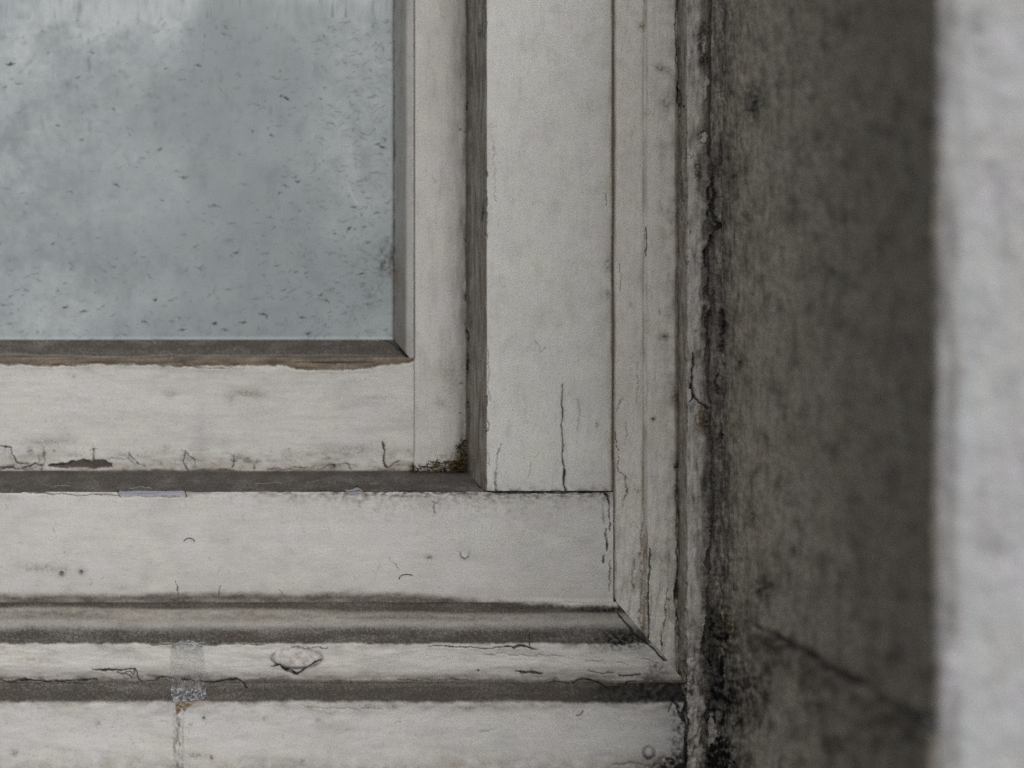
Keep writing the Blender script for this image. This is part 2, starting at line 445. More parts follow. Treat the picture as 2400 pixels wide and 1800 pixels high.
def reveal_feat(F):
    r = F.fbm(60, 5, 1, 1, 2.2)
    F.h += r * 0.0007 + F.fbm(14, 3, 2, 1, 1.6) * 0.0003
    px, py, y = F.px, F.py, F.Y
    dep = -y                                   # 0.01 at the window .. 0.28 at the outer corner
    near = np.exp(-np.clip(px - 1690, 0, None) / 45.0)
    low = ss(900, 1750, py)
    # seam strip between bead and reveal: grey, dirty and rough
    seam = 1 - ss(1684, 1700, px + F.jx * 1.2)
    F.add('slate', seam * 0.14)
    F.add('dirt_shade', seam * np.clip(0.36 + 0.7 * F.fbm(22, 5, 6, 0.5, 3.2), 0, 0.9))
    F.add('dark', seam * np.clip(F.fbm(13, 5, 7, 0.5, 3.2) * 1.1 - 0.34 + 0.08 * ss(250, 700, py) + 0.16 * low, 0, 0.60))
    F.h += seam * (F.fbm(12, 4, 8, 0.6, 2.6) * 0.0008)
    F.h -= 0.0010 * np.exp(-((px - 1690 + F.jx) / 4) ** 2)
    F.add('dark', 0.6 * np.exp(-((px - 1689 + F.jx * .7) / 4.0) ** 2) * np.clip(0.35 + 1.2 * F.fbm(50, 4, 9, 0.5, 2.5), 0, 1))
    jagged(F, 1 - ss(1684, 1696, px + F.jx * .8))
    # soot and mould: thick close to the seam and at the bottom
    m = F.fbm(26, 5, 11, 0.8, 1.7)
    F.add('brown', np.clip((m + 0.10) * 1.3, 0, 1) * (0.35 * near + 0.20))
    F.add('dirt_shade', np.clip(F.fbm(11, 4, 21, 0.7, 2.0) - 0.02, 0, 1) * (0.55 * near + 0.30))
    F.add('dirt_shade', np.clip(F.fbm(13, 5, 71, 0.30, 4.0) - 0.03, 0, 1) * (0.75 * near + 0.40))
    F.add('brown', np.clip(F.fbm(20, 5, 72, 0.6, 2.0) - 0.10, 0, 1) * (0.7 * near + 0.3))
    F.add('film_sheen', np.clip(F.fbm(16, 5, 73, 0.35, 3.6) - 0.22, 0, 1) * 0.35)
    F.add('dirt_shade', np.clip(F.fbm(34, 4, 22, 0.45, 3.2) - 0.05, 0, 1) * 0.55)
    F.add('dark', np.clip(F.fbm(7, 3, 23, 0.8, 1.5) - 0.45, 0, 1) * 2.0 * (0.6 * near + 0.08))
    F.add('dirt_shade', np.clip(F.fbm(48, 5, 24, 0.8, 1.4) - 0.15, 0, 1) * 0.7)
    for P in ([(1895, 640), (1990, 760), (2080, 850)], [(2000, 950), (2090, 1010), (2170, 1050)], [(1960, 600), (2060, 690)]):
        idx, d, _, _ = F.dist(P, 12, .8)
        if d is not None: F.w[6][idx] = np.maximum(F.w[6][idx], .16 * np.exp(-(d / 5) ** 2))
    F.add('dark', np.clip((F.fbm(17, 5, 13, 0.8, 1.5) - 0.24 + 0.30 * near * low) * 1.5, 0, 1) * np.clip(near * 1.2 + 0.05, 0, 1) * (0.35 + 0.6 * low))
    big = F.fbm(55, 5, 14, 0.9, 1.3)
    F.add('dirt_shade', np.clip(big - 0.05, 0, 1) * 0.9 * (0.35 + 0.65 * low))
    F.add('dirt_shade', ss(0.03, 0.28, dep) * 0.45)  # outer end darker: the loss of light is put into the colour
    # below the old plaster line the coat is thicker and dirtier
    zl = -0.1305 + 0.0022 * F.fbm(80, 3, 15)
    lw = ss(0.0, 0.003, zl - F.Z) * ss(0.055, 0.075, dep + 0.004 * F.fbm(30, 2, 16))
    F.h += lw * 0.0022
    gap = np.exp(-((F.Z - zl - 0.001) / 0.0028) ** 2) * ss(0.055, 0.08, dep)
    F.h -= gap * 0.0014
    F.add('dark', gap * np.clip(0.40 + 0.9 * F.fbm(40, 4, 17), 0, 0.75))
    F.add('dirt_shade', np.exp(-((F.Z - zl + 0.002) / 0.007) ** 2) * ss(0.055, 0.08, dep) * np.clip(0.45 + 0.7 * F.fbm(50, 3, 27), 0, 0.8))
    F.add('dirt_shade', lw * np.exp(-(zl - F.Z) / 0.02) * np.clip(0.35 + 0.9 * F.fbm(40, 3, 18), 0, 0.9))
    for b in ((1770, 240, 26, 40, .9), (1915, 320, 14, 22, .5), (1947, 640, 16, 20, .6), (1790, 1380, 26, 34, .8), (1735, 850, 9, 24, .6),
              (1720, 420, 16, 60, .5), (1745, 620, 10, 26, .5), (1860, 1290, 8, 12, .8), (1715, 1640, 22, 22, .9), (1735, 1690, 13, 20, .8),
              (1700, 760, 14, 26, .8), (1760, 1210, 14, 30, .5), (2010, 1390, 22, 26, .35), (2130, 330, 18, 22, .4), (1930, 1640, 18, 30, .5),
              (1955, 1770, 14, 20, .5), (2080, 560, 26, 40, .35)):
        F.blob(*b[:4], 'dark', b[4] * 0.75, size=12)
    F.blob(1690, 1500, 22, 80, 'dark', 0.42, noise=1.6, size=12); F.blob(1655, 1490, 20, 40, 'dark', 0.4, noise=1.5, size=9)
    F.blob(1665, 1500, 22, 50, 'brown', 0.7, noise=1, size=11)
    F.blob(1680, 1780, 50, 50, 'dark', 0.9, noise=1.3, size=12); F.blob(1676, 1620, 26, 60, 'dark', 0.45, noise=1.5, size=14); F.blob(1700, 1480, 30, 60, 'brown', 0.6, noise=1.5, size=13); F.blob(1740, 1620, 60, 90, 'dirt_shade', 0.5, noise=1.3, size=18)
    F.h += low * near * F.fbm(16, 4, 51) * 0.0012
    F.blob(1615, 1790, 40, 30, 'dark', 0.9, noise=1.2, size=12)
    # pale islands of paint hanging on at the bottom of the seam
    for b in ((1648, 1590, 15, 52, .8), (1660, 1715, 20, 38, .6), (1640, 1770, 10, 30, .4)):
        i = F.poly_mask([(b[0] + b[2] * math.cos(t), b[1] + b[3] * math.sin(t)) for t in np.linspace(0, 6.2, 18)], 1.6)
        F.w[0][i] *= 0.25; F.w[2][i] *= 0.15; F.w[1][i] *= 0.3; F.h[i] += 0.0011; F.w[6][i] = 0.25
    F.crack([(1626, 1560), (1624, 1640), (1630, 1690), (1628, 1730)], 2.6, 0.003, 1.0, lip=0.0012, halo=0.75, hw=17, jit=0.7)
    for c in ([(1656, 392), (1672, 440), (1668, 500), (1680, 540)], [(1690, 720), (1684, 780), (1694, 830)], [(1680, 880), (1678, 930)], [(1690, 990), (1690, 1050)]):
        F.crack(c, 5, 0.002, 0.8, halo=0.5, hw=14, jit=1.4)
    F.add('rust', 0.5 * np.exp(-((px - 1648) / 16) ** 2 - ((py - 985) / 28) ** 2))

zlo, zhi = -0.36, 0.36
sweep('window_reveal', wall, M['reveal'], 'z', [
    (X(1646, -0.011), -0.011, True), (X(1684, -0.012), -0.012, True), (0.2200, -0.0145, True), (0.2212, -0.035, True), (0.2228, -0.2872, False),
    (0.262, -0.2872, False), (0.262, 0.03, False), (X(1646, -0.011), 0.03, False)], zlo, zhi, reveal_feat, 3)

def wallface_feat(F):
    F.h += F.fbm(70, 4, 1) * 0.0007 + F.fbm(20, 3, 2) * 0.00025
    F.add('dirt_shade', np.clip(F.fbm(80, 5, 3, 0.8, 1.6) - 0.08, 0, 1) * 0.28)
    F.add('brown', np.clip(F.fbm(140, 4, 13, 0.7, 2.2) - 0.05, 0, 1) * 0.25)
    for b in ((2330, 400, 30, 22, .4), (2360, 560, 26, 50, .35), (2310, 760, 40, 26, .35), (2350, 900, 30, 30, .4), (2300, 1130, 30, 40, .3), (2340, 1290, 50, 20, .3), (2290, 60, 26, 60, .35), (2345, 170, 30, 20, .3)):
        F.blob(*b[:4], 'dirt_shade', b[4] * .6, size=26, noise=1.2)
    edge = np.exp(-np.clip(F.X - 0.2235, 0, None) / 0.004)
    F.add('dirt_shade', edge * np.clip(0.50 + 0.6 * F.fbm(60, 4, 4, 0.7, 2), 0, 0.7))  # darker strip along the outer corner
    F.add('dirt_shade', np.exp(-((F.X - 0.2290) / 0.0035) ** 2) * np.clip(0.25 + 0.6 * F.fbm(90, 3, 5, 0.5, 3), 0, 0.5))
    F.add('film_sheen', np.exp(-((F.X - 0.2360) / 0.003) ** 2) * np.clip(0.4 + 0.6 * F.fbm(120, 3, 7, 0.5, 3), 0, 0.6))  # pale highlight line beside the corner, put into the colour
yf = -0.288
sweep('wall_face', wall, M['wall'], 'z', [
    (0.2234, -0.276, True), (0.2234, yf, True), (0.300, yf, False), (0.95, yf, False), (0.95, 0.03, False), (0.2625, 0.03, False), (0.2625, -0.276, False)],
    zlo, zhi, wallface_feat, 5, round_=10, step=0.0007)
# unseen dark panel added behind the window to stop daylight leaking through gaps
def box(name, parent, mat, x0, x1, y0, y1, z0, z1):
    V = [(x, y, z) for z in (z0, z1) for y in (y0, y1) for x in (x0, x1)]
    Fq = [(0, 2, 3, 1), (4, 5, 7, 6), (0, 1, 5, 4), (1, 3, 7, 5), (3, 2, 6, 7), (2, 0, 4, 6)]
    return mesh_from(name, V, Fq, mat, parent, smooth=False)
box('light_blocker', wall, plain('dark_blocker', (0.03, 0.03, 0.03)), -0.45, 0.95, 0.115, 0.13, -0.40, 0.40)

# ================================================================== THE WINDOW
win = tag(empty('wooden_window'), 'old white painted wooden window with a grimy pane, cracked paint and stepped mouldings', 'window', kind='thing')
XL = -0.36

# ---- the outer frame
def stile_feat(F):
    F.h += F.fbm(120, 4, 1, 0.8, 1.5) * 0.0004 + F.fbm(22, 3, 2, 0.7, 1.6) * 0.00008
    px, py = F.px, F.py
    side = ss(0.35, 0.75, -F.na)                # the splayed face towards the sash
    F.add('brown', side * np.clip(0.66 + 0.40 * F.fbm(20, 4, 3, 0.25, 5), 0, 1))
    F.add('dirt_shade', side * np.clip(0.10 + 0.4 * F.fbm(18, 4, 4, 0.3, 4), 0, 0.6))
    F.add('dirt_shade', side * (1 - ss(1096, 1106, px + F.jx * 1.0)) * 0.5)
    front = ss(0.8, 0.95, -F.ny)
    F.add('dirt_shade', front * np.clip(F.fbm(50, 5, 5, 0.8, 1.4) - 0.05, 0, 1) * 0.17)
    F.add('brown', front * np.exp(-np.clip(1436 - px, 0, None) / 14) * np.clip(0.45 + 0.9 * F.fbm(50, 4, 6, 0.5, 2), 0, 1) * 0.7)
    F.add('brown', front * np.exp(-np.clip(1436 - px, 0, None) / 60) * 0.14)
    F.add('brown', ss(1429, 1436, px + 2 * F.fbm(70, 2, 35, .5, 2)) * 0.85); F.add('dirt_shade', ss(1431, 1436, px) * 0.4)
    F.add('dirt_shade', front * np.exp(-np.clip(1152 - py, 0, None) / 9) * np.clip(0.3 + F.fbm(20, 4, 7), 0, 0.8))
    F.blob(1425, 625, 12, 22, 'dirt_shade', 0.4); F.blob(1420, 690, 16, 14, 'dirt_shade', 0.3); F.blob(1125, 72, 6, 16, 'dark', 0.5); F.blob(1131, 500, 5, 16, 'dark', 0.8)
    F.crack([(1318, 902), (1317, 1000), (1320, 1047), (1318, 1080), (1324, 1105), (1322, 1134), (1327, 1156)], 1.5, 0.0012, 1, lip=0.0003, halo=0.25, hw=7, jit=0.5)
    F.crack([(1322, 1100), (1321, 1130), (1327, 1156)], 2.2, 0.001, 1, jit=0.5)
    F.crack([(1161, 1156), (1161, 1128), (1163, 1110)], 3.0, 0.001, 0.55, halo=0.4, hw=7)
    F.crack([(1163, 1112), (1167, 1065), (1178, 1040)], 1.0, 0.0005, 0.6)
    F.crack([(1355, 935), (1358, 965), (1355, 1005)], 1.3, 0.0003, 0.35, halo=0.2, hw=8)
    F.crack([(1241, 1080), (1239, 1118)], 1.0, 0.0003, 0.5); F.crack([(1250, 795), (1262, 812), (1268, 826), (1282, 812)], 1.0, 0.0003, 0.35, halo=.15, hw=8)
    F.crack([(1419, 455), (1420, 482)], 1.1, 0.0006, 0.8); F.crack([(1147, 850), (1146, 900)], 1.0, 0.0004, 0.5)
    F.crack([(1155, 320), (1157, 380), (1164, 480)], 1.0, 0.0003, 0.3); F.crack([(1246, 1070), (1254, 1075), (1266, 1068)], 0.9, 0.0003, 0.5)
    F.crack([(1399, 985), (1402, 1000)], 0.9, 0.0003, 0.5)
    F.crack([(1138, 0), (1139, 60), (1138, 95)], 1.0, 0.0004, 0.7)
    for y in (820, 905, 985, 1060): F.crack([(1143, y), (1145, y + 36)], 1.2, 0.0004, 0.6)
    F.chips(px, 1140, py, .0009, .25, .08)
    # the long gap against the sash
    F.crack([(1095, 770), (1095, 800)], 2.8, 0.001, 1, jit=0.5); F.crack([(1095, 828), (1094, 878)], 2.8, 0.001, 1, jit=0.5); F.crack([(1094, 930), (1095, 960)], 2.2, 0.001, 0.9)
    F.crack([(1096, 238), (1096, 262)], 2.5, 0.001, 1)
zj = -0.0625
sweep('frame_stile', win, M['frame_z'], 'z', [
    (0.0776, 0.049, True), (X(1140), 0.0, True), (X(1431), 0.0, True), (X(1437.8), 0.0007, True), (X(1438.5), 0.006, False), (X(1437), 0.049, False)],
    zj - 0.0002, zhi, stile_feat, 11)

def rail_feat(F):
    F.h += F.fbm(140, 4, 1, 1.6, 0.8) * 0.0004 + F.fbm(22, 3, 2, 1.6, 0.7) * 0.00004
    px, py = F.px, F.py
    top = ss(0.5, 0.8, F.na)
    F.add('dirt_shade', top * np.clip(0.96 + 0.12 * F.fbm(30, 4, 3, 2, 0.7), 0, 1))
    F.add('brown', top * np.exp(-((py - 1109) / 5) ** 2) * 0.6)
    front = 1 - top
    e = py - 1153 + F.jy * 0.8
    F.add('dirt_shade', front * np.exp(-np.clip(e, 0, None) / 14) * np.clip(0.42 + 1.3 * F.fbm(9, 4, 4, 1.6, 0.8), 0, 1) * ss(300, 900, px + 100 * F.fbm(80, 2, 44)))
    F.add('brown', front * np.exp(-np.clip(e, 0, None) / 12) * np.clip(0.30 + 0.9 * F.fbm(30, 4, 5, 2, 0.8), 0, 1) * 0.8)
    F.add('dirt_shade', front * np.exp(-np.clip(e, 0, None) / 36) * np.clip(F.fbm(16, 4, 45) * 0.9, 0, 0.6) * ss(600, 900, px))
    F.add('dirt_shade', front * np.clip(F.fbm(70, 5, 6, 1.5, 0.8) - 0.08, 0, 1) * 0.15)
    te = 1395 + 27 * ss(850, 1430, px) + 5 * F.fbm(150, 3, 30, 1.6, 0.6)
    F.add('dirt_shade', front * ss(-9, 7, py - te + F.jy * 0.6) * np.clip(0.85 + 0.3 * F.fbm(26, 4, 3, 2.5, 0.7), 0, 1) * 0.9)
    F.add('brown', front * ss(-16, 5, py - te) * 0.35)
    F.add('dirt_shade', front * np.exp(-np.clip(te - py, 0, None) / 12) * np.clip(0.1 + 0.8 * F.fbm(30, 4, 7, 2, 0.7), 0, 1) * 0.5)
    F.add('brown', front * np.exp(-np.clip(1402 - py, 0, None) / 35) * 0.18)
    F.chips(py, 1153, px, .0010, .5, .10, 4); F.chips(py, 1156, px, .0006, .3, .12, 6, 30)
    # bare slate strip
    i = F.poly_mask([(280, 1150), (434, 1150), (436, 1163), (275, 1164)], 0.25)
    F.w[:3, i] *= .3; F.w[3][i] = 0.8; F.h[i] -= 0.0008
    F.crack([(276, 1149), (276, 1165)], 1.4, 0.0006, 0.9); F.crack([(275, 1165), (360, 1164), (436, 1164)], 1.0, 0.0004, 0.7, jit=.4); F.crack([(435, 1150), (435, 1164)], 1.0, 0.0004, 0.8)
    F.crack([(20, 1152), (100, 1156), (180, 1161), (276, 1160)], 1.1, 0.0004, 0.7, jit=.6)
    i = F.poly_mask([(813, 1146), (836, 1143), (850, 1148), (842, 1159), (826, 1162), (815, 1156)], 0.8)
    F.w[0][i] = 0.5; F.w[3][i] = 0.6
    F.crack([(822, 1144), (836, 1141), (846, 1144)], 1.2, 0.0005, 0.9)
    # the joint under the stile, and round the end of the rail
    F.crack([(700, 1151), (850, 1150), (1000, 1151), (1100, 1151)], 1.0, 0.0003, 0.7, jit=0.6)
    F.crack([(1120, 1137), (1128, 1143), (1138, 1149), (1156, 1153), (1206, 1155), (1258, 1153)], 2.4, 0.0016, 1, jit=0.4, taper=False)
    F.crack([(1250, 1153), (1322, 1154), (1345, 1153), (1380, 1151), (1402, 1152), (1414, 1153), (1424, 1161), (1428, 1180)], 2.7, 0.0018, 1, jit=0.5, halo=0.3, hw=9)
    F.crack([(1427, 1170), (1429, 1195), (1430, 1246)], 1.5, 0.001, 1, jit=0.8)
    F.crack([(1420, 1239), (1422, 1265), (1423, 1293)], 1.6, 0.001, 1, jit=0.4); F.crack([(1418, 1250), (1422, 1293)], 1.2, 0.0008, 0.9, jit=.4)
    F.crack([(1413, 1304), (1414, 1326)], 1.6, 0.001, 1); F.crack([(1430, 1315), (1429, 1345), (1428, 1387)], 1.1, 0.001, 0.8)
    F.crack([(1015, 1179), (1018, 1185), (1018, 1201)], 1.2, 0.0006, 0.9, halo=.25, hw=8); F.crack([(1011, 1179), (1024, 1181)], 1.0, 0.0004, 0.8)
    F.crack([(410, 1362), (413, 1378), (415, 1393)], 1.1, 0.0006, 0.9); F.crack([(513, 1373), (513, 1400)], 1.1, 0.0006, 0.9); F.crack([(655, 1384), (660, 1395)], 0.9, 0.0005, 0.8)
    F.crack([(1412, 1170), (1416, 1230)], 1.0, 0.0004, 0.4)
    for x, y, r in ((145, 1343, 4.5), (191, 1339, 3.5)):
        d = np.hypot(F.px - x, F.py - y)
        F.h += 0.0005 * np.exp(-((d - r) / 2) ** 2); F.h -= 0.0012 * np.exp(-(d / (r * 0.6)) ** 2)
        F.w[2] = np.maximum(F.w[2], 0.75 * np.exp(-((d - r * .8) / 1.6) ** 2)); F.w[0] = np.maximum(F.w[0], 0.4 * np.exp(-(d / 12) ** 2))
    F.crack([(1077, 1288), (1080, 1303), (1089, 1309), (1098, 1303), (1101, 1290)], 2.2, -0.0009, 0.15, halo=0.35, hw=5, jit=0.3)
    F.blob(1005, 1306, 8, 6, 'dirt_shade', 0.5); F.blob(90, 1330, 60, 12, 'dirt_shade', 0.25)
    F.crack([(915, 1307), (925, 1325), (932, 1338)], 0.8, 0.0002, 0.45)
    rng = random.Random(5)
    for _ in range(46):
        x = rng.uniform(0, 1420); y = rng.uniform(1170, 1395); a = rng.uniform(0, 6.28); l = rng.uniform(4, 16)
        F.crack([(x, y), (x + l * .5 * math.cos(a) + rng.uniform(-3, 3), y + l * .5 * math.sin(a)), (x + l * math.cos(a), y + l * math.sin(a))], 0.7, 0.0001, rng.uniform(.15, .45))
    # pale scuffs on the ledge
    for c in ([(120, 1140), (165, 1140)], [(302, 1142), (356, 1142)], [(716, 1131), (724, 1129)], [(868, 1133), (884, 1133)], [(600, 1135), (660, 1131)], [(728, 1128), (748, 1127)]):
        idx, d, sd, t = F.dist(c, 4, 0.6)
        if d is not None: F.w[6][idx] = np.maximum(F.w[6][idx], 0.30 * np.exp(-(d / 0.9) ** 2)); F.w[0][idx] *= 1 - 0.35 * np.exp(-(d / 0.9) ** 2)
sweep('frame_rail', win, M['frame_x'], 'x', [
    (-0.0540, 0.049, True), (Z(1152.5), 0.0, True), (Z(1404), 0.0, True), (Z(1413, -0.0013), -0.0013, True), (Z(1414), 0.004, False), (Z(1404), 0.049, False)],
    XL, X(1437.3), rail_feat, 13)

# ---- mouldings, mitred in the corner
mitre_x = lambda py: 1431 + (py - 1395) * 0.863
mitre_y = lambda px: 1395 + (px - 1431) / 0.863
def side_mould_feat(F):
    F.h += F.fbm(120, 4, 1, 0.5, 1.8) * 0.0005 + F.fbm(24, 3, 2, 0.5, 1.8) * 0.00015
    px, py = F.px, F.py
    low = ss(900, 1500, py)
    F.h += low * F.fbm(40, 4, 3, 0.4, 2) * 0.0013 + F.fbm(70, 3, 40, 0.35, 2.5) * 0.0004
    F.add('brown', np.exp(-((px - 1437 + 2 * F.fbm(70, 2, 35, .5, 2)) / 5.0) ** 2) * 0.95)
    F.add('dirt_shade', np.exp(-((px - 1436) / 4.0) ** 2) * 0.35)
    F.add('dark', np.exp(-((px - 1437 + 1.5 * F.fbm(60, 2, 33, 0.5, 2)) / 2.2) ** 2) * (0.12 + 0.25 * low))
    F.add('brown', np.exp(-((px - 1510 - 3 * F.fbm(60, 2, 31, 0.5, 2)) / 5) ** 2) * np.clip(0.30 + 0.5 * low + 0.5 * F.fbm(60, 3, 4, 0.5, 2), 0, 0.9))
    F.add('brown', np.exp(-np.clip(1588 - px, 0, None) / 7) * np.clip(0.55 + 0.7 * F.fbm(40, 4, 5, 0.4, 2), 0, 1))
    F.add('dirt_shade', np.clip(F.fbm(40, 5, 6, 0.7, 1.6) - 0.05, 0, 1) * (0.20 + 0.35 * low))
    F.add('dirt_shade', ss(1520, 1580, px) * np.clip(0.14 + 0.3 * F.fbm(30, 4, 7), 0, 1))
    for b in ((1503, 62, 9, 9, .7, 'brown'), (1479, 714, 4, 5, .6, 'rust'), (1547, 730, 4, 7, .5, 'rust'), (1556, 790, 12, 9, .5, 'dirt_shade'), (1531, 981, 6, 5, 1, 'dark'), (1548, 160, 14, 7, .4, 'dirt_shade'),
              (1560, 240, 18, 16, .35, 'dirt_shade'), (1583, 930, 9, 16, .7, 'brown'), (1584, 1092, 8, 12, .8, 'dark'), (1584, 1150, 8, 20, .6, 'dark'), (1490, 1150, 10, 10, .4, 'brown'), (1530, 150, 5, 5, .3, 'dirt_shade')):
        F.blob(b[0], b[1], b[2], b[3], b[5], b[4], size=7)
    C = F.crack
    C([(1512, 530), (1513, 570), (1513, 603)], 1.4, 0.0008, 0.9, jit=.4); C([(1455, 620), (1458, 645), (1456, 660), (1454, 682)], 0.9, 0.0004, 0.6)
    C([(1494, 850), (1494, 900), (1495, 945)], 0.9, 0.0004, 0.5); C([(1453, 934), (1450, 965)], 1.0, 0.0004, 0.8); C([(1440, 1010), (1443, 1050), (1448, 1060), (1445, 1070), (1446, 1100), (1462, 1110)], 1.1, 0.0006, 0.8)
    C([(1462, 1110), (1467, 1130), (1466, 1170), (1460, 1190)], 1.1, 0.0006, 0.75, halo=.25, hw=8); C([(1468, 990), (1467, 1045)], 0.9, 0.0004, 0.6)
    C([(1523, 1285), (1524, 1320), (1521, 1350), (1519, 1372), (1518, 1409), (1520, 1452), (1518, 1509)], 2.2, 0.002, 1, lip=0.0006, halo=0.25, hw=9, jit=0.6)
    C([(1518, 1400), (1519, 1445)], 3.0, 0.0015, 1, jit=.4)
    C([(1563, 1377), (1560, 1430), (1558, 1470)], 1.3, 0.0008, 0.7, lip=.0004, hw=8); C([(1550, 1481), (1551, 1505), (1550, 1528)], 1.7, 0.001, 1)
    C([(1487, 1310), (1484, 1350), (1486, 1385)], 1.2, 0.0005, 0.6, halo=.3, hw=7); C([(1559, 1402), (1572, 1401)], 0.9, 0.0004, 0.7)
    C([(1506, 1230), (1502, 1300), (1508, 1380), (1500, 1450), (1503, 1490)], 3.0, 0.0012, 0.2, halo=0.6, hw=7, halo_ch='brown')
    C([(1587, 192), (1588, 222), (1587, 246)], 2.6, 0.001, 1, jit=.3); C([(1586, 0), (1585, 70), (1586, 160)], 1.4, 0.0006, 0.7)
    C([(1587, 1272), (1588, 1348), (1585, 1424), (1587, 1490)], 3.0, 0.002, 1, jit=0.5); C([(1586, 1100), (1588, 1210), (1587, 1272)], 1.6, 0.001, 0.8)
    C([(1431, 1395), (1447, 1434), (1469, 1463), (1494, 1489), (1520, 1510), (1545, 1532), (1563, 1548)], 2.4, 0.0015, 1, jit=0.5)
    rng = random.Random(9)
    for _ in range(26):
        x = rng.uniform(1445, 1580); y = rng.uniform(0, 1480); l = rng.uniform(6, 24)
        C([(x, y), (x + rng.uniform(-3, 3), y + l * .5), (x + rng.uniform(-4, 4), y + l)], 0.7, 0.0002, rng.uniform(.2, .5))
sweep('side_moulding', win, M['mould_z'], 'z', [
    (X(1437.2), 0.0004, True), (X(1444), -0.0016, True), (X(1504), -0.0025, True), (X(1510), -0.0012, True), (X(1516), -0.0032, True), (X(1578), -0.0038, True), (X(1588), -0.0005, False),
    (X(1588), 0.049, False), (X(1438.0), 0.049, False)], Z(1575), zhi, side_mould_feat, 17,
    end_lo=lambda a, y: Z(mitre_y(VX + a / PX * D / (D + min(y, 0.004))) - 1.2))

def lip_cracks(F):
    C = F.crack
    C([(-60, 1592), (0, 1592), (22, 1598), (61, 1593), (116, 1596), (170, 1593), (200, 1594), (228, 1592)], 2.3, 0.0014, 1, lip=.0006, hw=9, jit=.6)
    C([(427, 1592), (463, 1596), (506, 1598), (530, 1594), (557, 1592), (571, 1599), (578, 1613)], 2.1, 0.0014, 1, lip=.0005, hw=9, jit=.6)
    C([(622, 1601), (623, 1609), (624, 1617)], 1.3, 0.0006, 0.9); C([(585, 1593), (625, 1593)], 1, 0.0004, .6)
    C([(930, 1594), (1010, 1593), (1096, 1592)], 1.1, 0.0005, 0.8, jit=.6)
    C([(1288, 1600), (1305, 1596), (1321, 1598), (1333, 1600)], 1.4, 0.0008, 0.9)
    C([(1342, 1601), (1352, 1594), (1370, 1592), (1393, 1595), (1408, 1604), (1422, 1612), (1440, 1608), (1458, 1609), (1468, 1602), (1480, 1597), (1494, 1598)], 1.9, 0.0014, 1, lip=.0008, hw=9, jit=.5)

